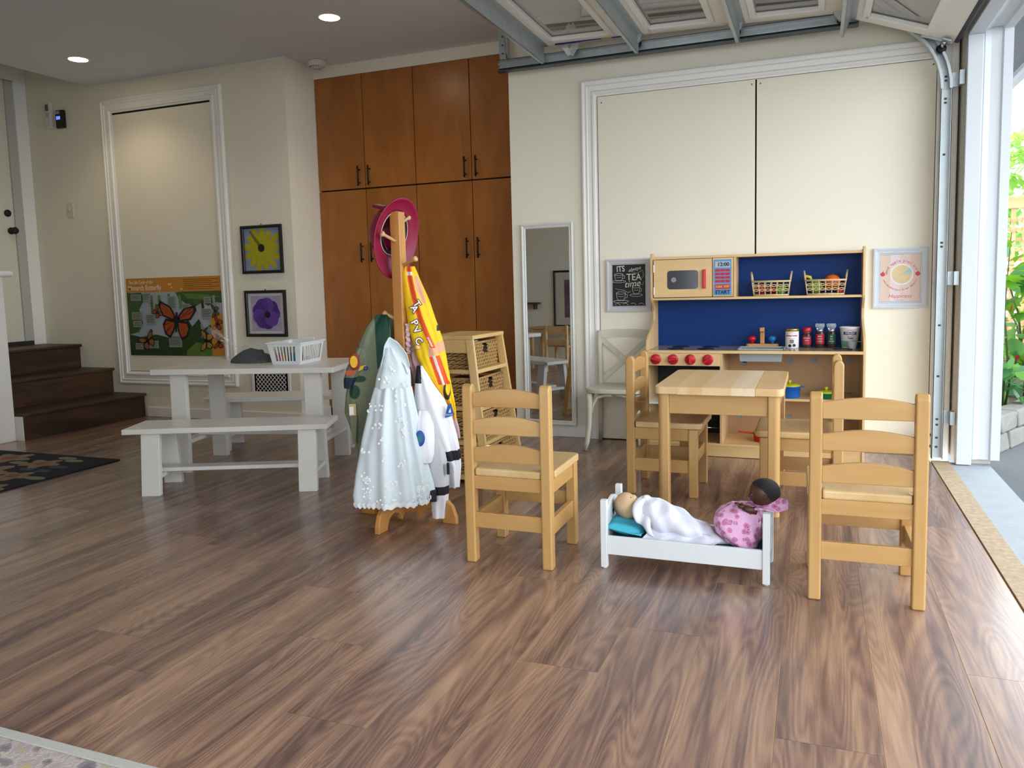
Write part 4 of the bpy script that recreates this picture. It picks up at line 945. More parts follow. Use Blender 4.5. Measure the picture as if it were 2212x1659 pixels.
# ---------------------------------------------------------------- mirror and framed pictures
PIC = [(0, 0), (0, .020), (.008, .022), (.020, .016), (.026, .016), (.030, .010), (.034, .012), (.036, .004)]
mr = thing('wall_mirror', 'tall narrow mirror in a white frame on the wall', 'mirror', (-1.585, YK - .0185, .725), R(-5.5))
frame(MB(), -.180, .178, -.645, .645, 0, [(0, 0), (0, .016), (.006, .020), (.012, .018), (.018, .012), (.024, .014), (.030, .008)]).build('frame', mat('mirror_frame_white', '#dfdfda', .4), mr, recalc=False)
gm = bpy.data.materials.new('mirror_silver'); gm.use_nodes = True; b_ = gm.node_tree.nodes['Principled BSDF']; b_.inputs['Metallic'].default_value = 1; b_.inputs['Roughness'].default_value = .0; b_.inputs['Base Color'].default_value = (.80, .83, .84, 1); MATS['mirror_silver'] = gm
MB().box(-.152, .150, -.008, -.001, -.617, .617).build('glass', gm, mr)
def picture(name, label, cat_, x0, x1, z0, z1, y, prof, fm, bgm):
    cx_, cz_ = (x0 + x1) / 2, (z0 + z1) / 2; t = thing(name, label, cat_, (cx_, y, cz_)); w2, h2 = (x1 - x0) / 2, (z1 - z0) / 2
    frame(MB(), -w2, w2, -h2, h2, 0, prof).build('frame', fm, t, recalc=False)
    ins = prof[-1][0]
    MB().box(-w2 + ins - .004, w2 - ins + .004, -.004, -.001, -h2 + ins - .004, h2 - ins + .004).build('backing', bgm, t)
    return t, w2 - ins, h2 - ins
def shape(pts, y, m, name, par, th=.0006, closed=True):
    return MB().prism(pts, y - th, y, 'XZ').build(name, m, par)
M_GREYF = mat('whitewash_frame', '#c9c8cb', .5, var=.05, scale=20)
tea, tw, thh = picture('chalk_sign', 'chalkboard style tea time sign in a pale grey frame', 'picture', -1.202, -.926, .805, 1.128, YK - .02, PIC, M_GREYF, mat('chalkboard', '#1c201e', .6, var=.15, scale=20))
MCH = mat('chalk_white', '#dfe0da', .8, var=.1, scale=60)
def cm(x, z, rot=0): return Matrix.Translation((x, -.0045, z)) @ Matrix.Rotation(R(90), 4, 'X') @ Matrix.Rotation(R(rot), 4, 'Z')
text('ITS', .050, cm(-.050, .100, 4), MCH, tea, bold=.0005, sx=.8); text('always', .030, cm(.035, .098, 12), MCH, tea, shear=.4); text('TEA', .058, cm(.032, .048), MCH, tea, bold=.0004, sx=.9); text('time', .056, cm(.020, .008, 6), MCH, tea, shear=.35)
def line(pts, m, par, name='chalk_line', r_=.0011, y=-.0045): return MB().tube([(a, y, b) for a, b in pts], r_, 5).build(name, m, par)
def chalk_cup(cx_, cz_, w_, h):
    g = MB()
    def T(pts): g.tube([(cx_ + a * w_, -.0045, cz_ + b * h) for a, b in pts], .0012, 5)
    T([(-.5, .5), (-.45, 0), (-.3, -.4), (.3, -.4), (.45, 0), (.5, .5)]); T([(.5 * math.cos(k * .3927), .5 + .14 * math.sin(k * .3927)) for k in range(17)]); T([(.48, .35), (.72, .3), (.7, -.05), (.42, -.1)])
    T([(.85 * math.cos(k * .3927), -.5 + .16 * math.sin(k * .3927)) for k in range(17)]); T([(-.3, .1), (0, .05), (.3, .12)])
    g.build('chalk_cup', MCH, tea)
chalk_cup(-.062, .046, .052, .044); chalk_cup(-.050, -.072, .056, .052); chalk_cup(.045, -.035, .046, .05)
for k in range(4):
    a = k * .9; line([(-.09 + .05 * k, -.118 + .006 * math.sin(a)), (-.07 + .05 * k, -.108), (-.055 + .05 * k, -.120)], MCH, tea)
line([(.015, .085), (.05, .072), (.085, .09), (.092, .06), (.08, .04)], MCH, tea); line([(.060, .018), (.085, .0), (.092, .02)], MCH, tea); line([(-.085, -.02), (-.03, -.03), (-.005, -.045), (.012, -.038)], MCH, tea)
pie, tw, thh = picture('pie_print', 'pastel apple pie quotation print in a white wooden frame', 'picture', .299, .567, .808, 1.135, YK - .02, PIC, mat('white_wood_frame', '#ccd2d9', .5, var=.04, scale=20), mat('print_paper', '#ddd0cc', .55, var=.02))
for k, c in enumerate(('#d9c3b2', '#e0d0d2', '#ddc8bd', '#d8bfae')): MB().box(-.098 + k * .049, -.098 + (k + 1) * .049, -.0048, -.004, -.127, .127).build('paper_stripe', mat('stripe_%d' % k, c, .55, var=.02), pie)
circ = lambda cx_, cz_, r_, n=32, a0=0, a1=2 * math.pi: [(cx_ + r_ * math.cos(a0 + (a1 - a0) * k / n), cz_ + r_ * math.sin(a0 + (a1 - a0) * k / n)) for k in range(n)]
shape(circ(.008, .020, .057), -.005, mat('plate_white', '#e9e6e2', .5), 'plate', pie)
shape(circ(.008, .020, .050), -.0058, mat('crust', '#dbc79a', .55, var=.12, scale=60), 'pie_crust', pie)
shape([(.010, .020), (.048, .053), (.060, .030)], -.0066, mat('slice_blue', '#9fc0d0', .55), 'cut_slice', pie)
MRD = mat('script_red', '#cc4b5a', .55, var=0)
for sx in (-1, 1): shape(circ(sx * .086, .022, .0115, 16), -.005, mat('apple_red', '#c8323e', .5), 'apple_mark', pie); line([(sx * .086, .033), (sx * .086 + .003, .039)], mat('apple_stem', '#5d3a2a', .6), pie, 'apple_stalk', .0012, -.0055)
def arc_text(s, size, rad, cx_, cz_, a_mid, span, m, par, flip=1):
    vs = []
    for i, ch in enumerate(s):
        if ch == ' ': continue
        a = a_mid + flip * span * (.5 - i / (len(s) - 1)); Mx = Matrix.Translation((cx_ + rad * math.cos(a), -.0052, cz_ + rad * math.sin(a))) @ Matrix.Rotation(R(90), 4, 'X') @ Matrix.Rotation(a - math.pi / 2 * flip, 4, 'Z')
        text(ch, size, Mx, m, par, 'letter')
arc_text('Good apple pies are a', .021, .079, .008, .014, R(90), R(165), MRD, pie)
arc_text('considerable part of our domestic', .014, .084, .0, .020, R(-90), R(140), MRD, pie, -1)
text('Happiness', .028, cm(.0, -.098), MRD, pie, shear=.3); text('jane austen', .008, cm(.0, -.119), MRD, pie)
BLK = [(0, 0), (0, .018), (.004, .020), (.018, .018), (.022, .012), (.022, .004)]
fy, w2, h2 = picture('flower_painting', 'yellow daisy painting in a black frame', 'picture', -3.995, -3.630, 1.118, 1.472, YA, BLK, mat('black_frame', '#121214', .4), mat('paint_paper_blue', '#8793b4', .7, var=.25, scale=10))
MY = mat('yellow_paint', '#aaa416', .7, var=.18, scale=22)
for k in range(13):
    a = k * 2 * math.pi / 13 + .1; Lp = .175 + .02 * math.sin(k * 2.3); wv = .025; c, s = math.cos(a), math.sin(a); pts = []
    for (u, v) in ((.1, -.5), (.4, -1), (.75, -1.05), (1, -.5), (1.02, .4), (.8, 1), (.4, .9), (.1, .5)): x_, z_ = u * Lp * c - v * wv * s, u * Lp * s + v * wv * c; pts.append((max(-w2, min(w2, x_)), max(-h2, min(h2, z_ + .0))))
    shape(pts, -.0042 - .00012 * k, MY, 'petal', fy)
shape([(x * 1.0, z) for x, z in circ(-.008, .01, .030, 14)], -.0058, mat('seed_black', '#1b1c12', .7), 'flower_eye', fy)
shape([(-.012, .04), (-.10, .14), (-.115, .135), (-.03, .02)], -.0056, mat('olive_stroke', '#6b6a1e', .7), 'brush_stroke', fy)
fp, w2, h2 = picture('flower_painting', 'purple anemone painting in a black frame', 'picture', -3.992, -3.625, .648, .993, YA, BLK, mat('black_frame', '#121214', .4), mat('paint_paper_white', '#cfcdd2', .7, var=.04))
MB().box(-.135, .135, -.0048, -.004, -.130, .130).build('wash', mat('lilac_wash', '#a9a3bb', .7, var=.3, scale=16), fp)
rp = random.Random(4)
for k in range(9):
    a = k * 2 * math.pi / 9; pts = [(.066 * math.cos(a) + .060 * math.cos(t_ * math.pi / 6), .062 * math.sin(a) + .058 * math.sin(t_ * math.pi / 6)) for t_ in range(12)]
    shape(pts, -.0050 - .00015 * k, mat('purple_paint_%d' % (k % 3), ('#55358a', '#4a2c7c', '#63419b')[k % 3], .7, var=.25, scale=26), 'petal', fp)
shape(circ(.012, -.008, .026, 14), -.0066, mat('plum_black', '#1d1530', .7), 'flower_eye', fp)
for t_ in (fy, fp): MB().lathe([(.004, 0), (.004, .006)], (0, -.006, (.184 if t_ is fy else .178)), 8, 'Y').build('hook', M_BLACK, t_)

# butterfly poster
ps = thing('butterfly_poster', 'monarch butterfly life cycle poster with orange heading', 'poster', (-4.682, YA - .008, .805))
PWd, PH = .482, .308
MB().box(-PWd, PWd, -.0012, 0, -PH, PH).build('sheet', mat('poster_sky', '#a3a9b6', .45, var=.25, scale=5), ps)
MB().box(-PWd, PWd, -.0022, -.0012, .195, PH).build('heading_band', mat('poster_orange', '#c5842c', .45, var=.05), ps)
MPW = mat('poster_white', '#e6d8b8', .6, var=0); py = -.0030
text('The Life Cycle of the', .040, Matrix.Translation((-.455, py, .275)) @ Matrix.Rotation(R(90), 4, 'X'), MPW, ps, align='LEFT', sx=.75); text('Monarch Butterfly', .058, Matrix.Translation((-.462, py, .230)) @ Matrix.Rotation(R(90), 4, 'X'), MPW, ps, align='LEFT', sx=.80, bold=.0006)
for k in range(6): MB().box(.11, .11 + .34 - .06 * (k % 2), py, py + .0006, .285 - k * .0145, .2885 - k * .0145).build('text_line', mat('poster_brown', '#6b4210', .6), ps)
for (x_, z_, s_) in ((-.03, .255, .018), (.085, .215, .011), (-.01, .23, .011)): shape([(x_ - s_, z_ + s_ * .5), (x_, z_), (x_ + s_, z_ + s_ * .6), (x_ + s_ * .6, z_ - s_ * .5), (x_, z_ - s_ * .2), (x_ - s_ * .6, z_ - s_ * .6)], py, MPW, 'white_butterfly', ps)
G1 = mat('poster_green', '#3a5a26', .5, var=.35, scale=14); G2 = mat('poster_dark_green', '#2a4420', .5, var=.7, scale=45); G3 = mat('poster_lime', '#5c7a30', .5, var=.3, scale=14)
def zc_(pts, m, name, lay=0): return shape([(max(-PWd, min(PWd, a)), max(-PH, min(.195, b))) for a, b in pts], py - .0004 * lay, m, name, ps)
zc_([(-.48, .195), (-.42, .19), (-.33, .195), (-.30, .14), (-.36, .06), (-.33, -.05), (-.38, -.12), (-.48, -.14)], G1, 'leaf_print')
zc_([(.02, .19), (.10, .195), (.48, .195), (.48, .10), (.40, .11), (.34, .08), (.28, .11), (.20, .07), (.12, .10), (.05, .15)], G1, 'leaf_print', 1); zc_([(.10, .18), (.30, .17), (.46, .15), (.30, .13), (.14, .14)], G3, 'leaf_vein', 2)
zc_([(-.48, -.14), (-.36, -.16), (-.20, -.14), (-.05, -.17), (.08, -.16), (.10, -.308), (-.48, -.308)], G2, 'foliage_print', 1)
zc_([(.08, -.08), (.13, -.02), (.17, -.08), (.24, -.02), (.28, -.10), (.36, -.06), (.38, -.308), (.08, -.308)], G2, 'foliage_print', 2); zc_([(.10, -.27), (.2, -.20), (.36, -.22), (.36, -.308), (.10, -.308)], G3, 'foliage_print', 3)
zc_([(.355, -.308), (.355, .02), (.48, .02), (.48, -.308)], mat('poster_orange2', '#c7872a', .5, var=.1), 'side_box', 4)
for (x0_, z0_, w_, h_) in ((-.44, .13, .11, .05), (-.31, .12, .08, .07), (-.06, .06, .08, .10), (.09, .04, .07, .06), (-.44, -.02, .11, .06), (-.43, -.08, .09, .05), (-.29, -.06, .09, .08), (-.07, -.24, .13, .09), (-.28, -.25, .10, .06), (-.42, -.26, .08, .05), (.27, -.02, .10, .08), (.30, .10, .07, .05)):
    tbx = MB().box(x0_, x0_ + w_, py - .0035, py - .0028, z0_, z0_ + h_).build('text_box', mat('poster_box', '#8c948c', .6, var=.1, scale=30), ps)
    for k in range(int(h_ / .012) - 1): MB().box(x0_ + .008, x0_ + w_ - .008 - .012 * (k % 2), py - .004, py - .0034, z0_ + h_ - .014 - k * .012, z0_ + h_ - .010 - k * .012).build('text_line', mat('poster_ink', '#3a3f3c', .6), tbx)
def cater(x_, z_, l_, col, stripes):
    zc_([(x_ - .012, z_ + l_), (x_ + .012, z_ + l_), (x_ + .016, z_ + .02), (x_ + .004, z_), (x_ - .014, z_ + .006), (x_ - .006, z_ + .03)], col, 'caterpillar_print', 6)
    if stripes:
        for k in range(5): MB().box(x_ - .011, x_ + .013, py - .0036, py - .0030, z_ + .022 + k * l_ / 7, z_ + .026 + k * l_ / 7).build('stripe', MTX, ps)
GL = mat('caterpillar_green', '#4f8f33', .5); DK = mat('chrysalis_dark', '#3a2420', .5)
cater(-.225, .02, .15, G3, True); cater(-.145, .02, .15, GL, True); cater(-.045, .08, .10, GL, False); cater(.065, .06, .11, GL, False); cater(.165, -.02, .11, mat('chrysalis_pale', '#7d9a6a', .5), False); cater(.285, .0, .12, DK, False); cater(.395, .05, .11, mat('chrysalis_grey', '#8d948c', .5), False); cater(.265, -.17, .11, mat('chrysalis_grey', '#8d948c', .5), False)
def bfly(cx_, cz_, s_, a, col):
    OR = mat('wing_' + col.strip('#'), col, .5, var=.15, scale=20); c, s = math.cos(a), math.sin(a)
    def T(pts, m, nm, lay): zc_([(cx_ + s_ * (x * c - z * s), cz_ + s_ * (x * s + z * c)) for x, z in pts], m, nm, lay)
    for sg in (-1, 1):
        for (W, k) in (([(0, .1), (.35, .55), (.95, .75), (1.05, .55), (.75, .1), (.1, -.05)], 0), ([(0, 0), (.6, .02), (.75, -.25), (.6, -.65), (.3, -.8), (.1, -.45)], 1)):
            P_ = [(sg * x, z) for x, z in W]; gx = sum(x for x, z in P_) / 6; gz = sum(z for x, z in P_) / 6
            T(P_, MTX, 'wing_border', 8 + k); T([(gx + (x - gx) * .74, gz + (z - gz) * .74) for x, z in P_], OR, 'wing_print', 10 + k)
            for q in (1, 2, 3): x, z = P_[q]; T([(0, 0), (gx + (x - gx) * .75 + .02, gz + (z - gz) * .75), (gx + (x - gx) * .75 - .02, gz + (z - gz) * .75 + .02)], MTX, 'wing_vein', 12)
    T([(-.05, .35), (.05, .35), (.06, 0), (.03, -.5), (-.03, -.5), (-.06, 0)], MTX, 'body_print', 13)
bfly(.02, -.03, .185, -.12, '#a8491c'); bfly(-.17, .035, .055, -.9, '#a04a22'); bfly(-.29, -.19, .085, .5, '#9a6a2c'); bfly(.305, -.19, .085, 1.5, '#b08a2c'); bfly(.42, -.06, .06, 1.3, '#a8491c'); bfly(.425, -.20, .06, 1.3, '#a8491c'); bfly(.405, .04, .05, 1.6, '#6a5a2a')
# ---------------------------------------------------------------- white picnic table and two benches
PU = R(22.4); MO = Matrix.Translation((-3.163, 2.827, 0)) @ Matrix.Rotation(PU, 4, 'Z')
M_BW = mat('bench_white', '#e0ded8', .30, var=.03, scale=10)
def bench_like(name, label, cat_, MX_, L_, W_, H_, TH, leg_u, leg_w, sp, str_z, group=None, ins_=.035):
    t = thing(name, label, cat_, M=MX_, group=group)
    MB().box(0, L_, 0, W_, H_ - TH, H_).build('top', M_BW, t, bevel=.003)
    for a in leg_u:
        for s_, vt_ in ((-1, ins_), (1, W_ - ins_)):
            vb = vt_ + s_ * sp; th = .017
            MB().hexa([(a, vb - th, 0), (a + leg_w, vb - th, 0), (a + leg_w, vb + th, 0), (a, vb + th, 0)], [(a, vt_ - th, H_ - TH), (a + leg_w, vt_ - th, H_ - TH), (a + leg_w, vt_ + th, H_ - TH), (a, vt_ + th, H_ - TH)]).build('leg', M_BW, t, bevel=.002)
        k = sp * .7
        MB().box(a + .012, a + leg_w - .012, .052 - k, W_ - .052 + k, str_z, str_z + .022).build('side_stretcher', M_BW, t, bevel=.002)
    MB().box(leg_u[0] + leg_w * .5, leg_u[1] + leg_w * .5, W_ / 2 - .04, W_ / 2 + .04, str_z + .0225, str_z + .042).build('long_stretcher', M_BW, t, bevel=.002)
    return t
bench_like('white_bench', 'white low bench on the doorway side of the picnic table, scuffed legs', 'bench', MO, 1.005, .27, .332, .026, (.085, .855), .09, .035, .075, 'white benches')
bench_like('white_bench', 'white low bench on the far side of the picnic table by the wall vent', 'bench', MO @ Matrix.Translation((0, 1.03, 0)), 1.005, .27, .332, .026, (.085, .855), .09, .035, .075, 'white benches')
MTB = Matrix.Translation((-3.369, 3.225, 0)) @ Matrix.Rotation(R(14.8), 4, 'Z')
pt = bench_like('white_table', 'white childrens picnic table carrying a plastic basket', 'table', MTB, 1.03, .545, .580, .030, (.085, .850), .09, .012, .155, ins_=.065)
# scuffs on the near bench
# white plastic basket of crayons and a bag on the table
MT = MTB @ Matrix.Translation((0, 0, .580))
def on_table(u, v, rz=0): return MT @ Matrix.Translation((u, v, 0)) @ Matrix.Rotation(rz, 4, 'Z')
pb = thing('plastic_basket', 'white slotted plastic basket full of pens on the picnic table', 'basket', M=on_table(.715, .30, R(-8)))
M_PLW = mat('white_plastic', '#e6e8ea', .35, var=.01)
wx, wy, hh_, fl_ = .085, .115, .118, .018
def bw(u, v, k):  # point on wall k: 0 front(-y) 1 right(+x) 2 back 3 left
    a, b = wx + fl_ * v, wy + fl_ * v; z = hh_ * v
    s_ = -1 + 2 * u
    return [(s_ * a, -b, z), (a, s_ * b, z), (-s_ * a, b, z), (-a, -s_ * b, z)][k]
for k, n in ((0, 7), (1, 11), (2, 7), (3, 11)):
    g = MB()
    def quad(u0, u1, v0, v1): g.add([bw(u0, v0, k), bw(u1, v0, k), bw(u1, v1, k), bw(u0, v1, k)], [(0, 1, 2, 3)])
    quad(0, 1, 0, .16); quad(0, 1, .86, 1)
    e0, e1 = (.16, .84) if n == 7 else (.08, .92)
    quad(0, e0, .16, .86); quad(e1, 1, .16, .86)
    for i in range(1, n):
        u0 = lerp(e0, e1, (i - .22) / n); u1 = lerp(e0, e1, (i + .22) / n); quad(u0, u1, .16, .86)
    g.build('slotted_side', M_PLW, pb, solid=.003, recalc=False)
MB().box(-wx, wx, -wy, wy, .001, .004).build('base', M_PLW, pb)
a, b = wx + fl_, wy + fl_
rim = MB()
for q in ((-a - .008, a + .008, -b - .008, -b + .002), (-a - .008, a + .008, b - .002, b + .008), (-a - .008, -a + .002, -b, b), (a - .002, a + .008, -b, b)): rim.box(*q, hh_ - .003, hh_ + .005)
rim.build('rim', M_PLW, pb, bevel=.002)
for s_ in (-1, 1): MB().box(-.042, .042, s_ * (b + .004) - .006, s_ * (b + .004) + .006, hh_ + .003, hh_ + .016).build('handle', M_PLW, pb, bevel=.005, seg=3)
rc = random.Random(11); cols = ['#c8421f', '#d98a1e', '#e0b62a', '#1f5fb0', '#1f8fb8', '#3aa13a', '#6b3a1e', '#7fbf2a', '#20304f', '#b02050', '#d0582a', '#202020']
cnames = {'#c8421f': 'red', '#d98a1e': 'amber', '#e0b62a': 'yellow', '#1f5fb0': 'blue', '#1f8fb8': 'teal', '#3aa13a': 'green', '#6b3a1e': 'brown', '#7fbf2a': 'lime', '#20304f': 'navy', '#b02050': 'crimson', '#d0582a': 'orange', '#202020': 'black'}
for i, c in enumerate(cols):
    x = -.062 + .0245 * (i % 6); y = -.085 + .035 * (i // 6)
    p = thing('felt_pen', cnames[c] + ' felt pen standing in the white plastic basket', 'pen', M=on_table(.715, .30, R(-8)) @ Matrix.Translation((x, y, .0045)) @ Matrix.Rotation(rc.uniform(-.04, .04), 4, 'X') @ Matrix.Rotation(rc.uniform(-.04, .04), 4, 'Y'))
    MB().lathe([(.0085, 0), (.009, .002), (.009, .055), (.0085, .058)], n=12).build('barrel', mat('pen_' + c.strip('#'), c, .4), p)
    MB().lathe([(.0092, .058), (.0092, .085), (.006, .094), (0, .095)], n=12).build('cap', mat('pencap', '#b9b9b4', .4), p)
for i in range(9):
    y = -.045 + .0165 * i
    p = thing('paint_brush', 'pale wooden brush standing in the white plastic basket', 'brush', M=on_table(.715, .30, R(-8)) @ Matrix.Translation((.072, y + .02, .0045)) @ Matrix.Rotation(rc.uniform(-.08, .08), 4, 'X'), group='wooden brushes in the plastic basket')
    MB().cyl((0, 0, 0), (.006, 0, .092 - .004 * (i % 3)), .0045, .003, n=8).build('handle', mat('brush_wood', '#d9bf7a', .5), p)
    MB().cyl((0, 0, 0), (.001, 0, .035 if i < 3 else .012), .0052, .0052, n=8).build('sleeve', mat('brush_navy' if i < 3 else 'brush_tan', '#1b2340' if i < 3 else '#cbb06c', .5), p)
bg_ = thing('plastic_bag', 'crumpled clear plastic bag of dark cloth on the picnic table', 'bag', M=on_table(.43, .36))
def blob(u, v, k=1.0, top=.10, seed=0.):
    a = 2 * math.pi * u; r_ = math.sin(min(1, v * 1.15) * math.pi / 2) if v < .87 else 1
    r_ = math.cos(v * math.pi / 2) ** .6
    x, y, z = math.cos(a) * .145 * r_ * k, math.sin(a) * .095 * r_ * k, v * top
    d = noise.noise(Vector((x * 17 + seed, y * 17, z * 17))) * .034 * (.3 + v)
    return (x + d, y + d * .6, max(.0015, z + d * .9))
MB().grid(lambda u, v: blob(u, v, .92, .075), 40, 16, True).build('dark_cloth', mat('dark_cloth', '#0d1018', .85, var=.3, spec=.15, scale=20, bump=.3, bscale=90), bg_)
pl = bpy.data.materials.new('clear_film'); pl.use_nodes = True; nt = pl.node_tree; bp_ = nt.nodes['Principled BSDF']; bp_.inputs['Roughness'].default_value = .12; bp_.inputs['Base Color'].default_value = hexc('#cfd3d8')
tp = nt.nodes.new('ShaderNodeBsdfTransparent'); mx = nt.nodes.new('ShaderNodeMixShader'); mx.inputs[0].default_value = .13; nt.links.new(tp.outputs[0], mx.inputs[1]); nt.links.new(bp_.outputs[0], mx.inputs[2]); nt.links.new(mx.outputs[0], nt.nodes['Material Output'].inputs[0]); MATS['clear_film'] = pl
def film(u, v):
    x, y, z = blob(u, v, 1.08, .115, 3.); return (x, y, z)
MB().grid(film, 44, 18, True).build('film', pl, bg_)
def flap(u, v):
    x = -.06 - .21 * u; w_ = .06 * (1 - .25 * u); y = (v - .5) * 2 * w_ + .03; z = .09 + .075 * u * u + .035 * u + .015 * math.sin(v * 9 + u * 5) - .04 * (1 - u) * abs(v - .5)
    return (x, y, z)
MB().grid(flap, 14, 8).build('film_flap', pl, bg_, recalc=False)

# ---------------------------------------------------------------- coat rack
RC = Vector((-1.625, 2.905, 0)); CU = Vector((.875, .485, 0)).normalized(); CN = Vector((.485, -.875, 0)).normalized()
MR = Matrix(((CU.x, -CN.x, 0, RC.x), (CU.y, -CN.y, 0, RC.y), (0, 0, 1, 0), (0, 0, 0, 1)))   # local x = to the side, y = away from doorway viewer, z up
def U(px, py): return (px - 868 - .03 * (py - 445)) / 508
def Z(py): return 1.322 - (py - 445) * .001928
M_RACK = wood('rack_oak', '#a86f33', '#bf8646', '#cf9a5a', 'Z', .4, grain=.6, bump=.04)
M_RACKX = wood('rack_oak_x', '#a86f33', '#bf8646', '#cf9a5a', 'X', .4, grain=.6, bump=.04)
rk = thing('coat_rack', 'wooden childrens coat rack post on an arched cross base', 'coat rack', (RC.x, RC.y, 0), R(-4))
MB().box(-.023, .023, -.023, .023, .075, 1.306).build('post', M_RACK, rk, bevel=.003)
def foot(sgn):
    n = 10; o = [(-.235, 0), (-.19, 0)]
    o += [(-.15 + .04 * -math.cos(i * math.pi / n), .052 * math.sin(i * math.pi / n)) for i in range(1, n)] + [(-.10, .0)]
    o = [(-.240, 0), (-.175, 0)] + [(-.12 - .055 * math.cos(i * math.pi / n), .058 * math.sin(i * math.pi / n)) for i in range(1, n)] + [(-.062, .012), (-.05, .035), (.05, .035), (.062, .012)] + [(.12 - .055 * math.cos(i * math.pi / n), .058 * math.sin(i * math.pi / n)) for i in range(1, n)] + [(.175, 0), (.240, 0), (.238, .030), (.222, .075), (.19, .105), (.14, .128), (.06, .135), (-.06, .135), (-.14, .128), (-.19, .105), (-.222, .075), (-.238, .030)]
    return o
MB().prism(foot(1), -.011, .011, 'XZ').build('base_board', M_RACKX, rk, bevel=.003)
f2 = MB().prism(foot(1), -.011, .011, 'YZ'); f2.build('base_board', wood('rack_oak_y', '#a86f33', '#bf8646', '#cf9a5a', 'Y', .4, grain=.6, bump=.04), rk, bevel=.003)
def peg(p, d, L_=.075):
    p = Vector(p); d = Vector(d).normalized(); e = p + d * L_
    m = MB(); m.tube([p, p + d * L_ * .78, p + d * L_ * .84, p + d * L_ * .95, e], [.0075, .0065, .011, .0125, .006], 12)
    m.build('peg', mat('peg_beech', '#d0a878', .45, var=.08), rk)
for (p, d) in (((0, -.023, 1.185), (-.35, -.9, .45)), ((.023, 0, 1.085), (.9, -.1, .35)), ((-.023, 0, .86), (-.9, .1, .35)), ((0, .023, 1.26), (0, .9, .4)), ((0, -.023, .735), (-.3, -.9, .4)), ((.023, 0, .72), (.9, -.2, .35)), ((0, .023, .85), (.1, .9, .35))): peg(p, d)

def loft(tab, nt_=96, nz=70, pl=(0, 0, 0), twist=0, fold=.0, seed=0, mfn=None, mats=None, name='cloth', parent=None, noisy=.006, open_=False):
    """tab: (z, u, half_w, y, half_d) from bottom to top, in rack frame; pl=(count, amp_bottom, amp_top)"""
    tab = sorted(tab); z0, z1 = tab[0][0], tab[-1][0]
    g = MB()
    def fn(a, v):
        z = lerp(z0, z1, v); uc, hw, yc, hd = interp(tab, z); t = 2 * math.pi * a + twist * (1 - v)
        amp = lerp(pl[1], pl[2], v); ph = pl[0] * t + 1.7 * math.sin(2 * t + seed) + 1.5 * v
        k = amp * math.sin(ph) + amp * .5 * math.sin(ph * 1.73 + seed)
        nz_ = noise.noise(Vector((math.cos(t) * 2 + seed, math.sin(t) * 2, z * 9))) * noisy
        c, s = math.cos(t), math.sin(t); c2 = math.copysign(abs(c) ** .85, c)
        return (uc + hw * c2 + (k + nz_) * c * .6, yc + hd * s + (k + nz_) * s, z)
    g.grid(fn, nt_, nz, True, mfn=mfn)
    o = g.build(name, mats, parent, recalc=True)
    return o, fn
def pxtab(rows, y, d):
    out = []
    for r_ in rows:
        py, a, b = r_[:3]; hd = r_[3] if len(r_) > 3 else d; yy = r_[4] if len(r_) > 4 else y
        ua, ub = U(a, py), U(b, py); out.append((Z(py), (ua + ub) / 2, (ub - ua) / 2, yy, hd))
    return out

# pale blue party dress
dr = thing('party_dress', 'pale blue white embroidered party dress hanging on the coat rack', 'dress', M=MR)
M_TULLE = mat('ice_blue_tulle', '#cbd5da', .7, var=.06, scale=14, sheen=.3)
sk_, skf = loft(pxtab([(1074, 790, 930, .085, -.13), (1066, 776, 938, .095, -.13), (1050, 774, 938, .095, -.13), (1000, 782, 928, .088, -.125), (940, 792, 915, .078, -.12), (880, 806, 905, .062, -.11), (840, 816, 897, .045, -.105), (826, 820, 894, .040, -.10)], -.12, .08), 160, 60, (9, .012, .005), seed=2., noisy=.008, mats=[M_TULLE], name='skirt', parent=dr)
MB().grid(lambda u, v: (lambda p: (p[0], p[1], p[2] - .008 * (1 - v) + .004 * math.sin(40 * 2 * math.pi * u)))((lambda q: (U(855, 1066) + (q[0] - U(855, 1066)) * 1.03, -.13 + (q[1] + .13) * 1.06, q[2]))(skf(u, .02 + .03 * v))), 240, 2, True).build('lace_hem', mat('lace_white', '#e2e6e6', .7, var=.05), dr, recalc=False)
loft(pxtab([(828, 820, 894, .038, -.10), (800, 824, 893, .036, -.10), (790, 828, 892, .032, -.10), (772, 834, 884, .026, -.10), (756, 840, 870, .018, -.105), (742, 846, 858, .010, -.105)], -.10, .03), 60, 14, (6, .002, .001), mats=[M_TULLE], name='bodice', parent=dr)
st_ = MB()
def strap(u, v):
    t = u; pts = [(U(836, 790), -.125, Z(775)), (U(838, 760), -.12, Z(752)), (U(848, 735), -.105, Z(734)), (U(866, 748), -.11, Z(746)), (U(884, 768), -.125, Z(768)), (U(890, 790), -.125, Z(790))]
    k = t * 5; i = min(4, int(k)); f_ = k - i; p = Vector(pts[i]).lerp(Vector(pts[i + 1]), f_); w_ = .018 + .012 * math.sin(math.pi * t)
    return (p.x + (v - .5) * .010, p.y + .012 * math.sin(v * 3.1), p.z + (v - .5) * w_ * 2)
st_.grid(strap, 24, 8); st_.build('straps', M_TULLE, dr, solid=.002, recalc=False)
em = MB(); re_ = random.Random(5)
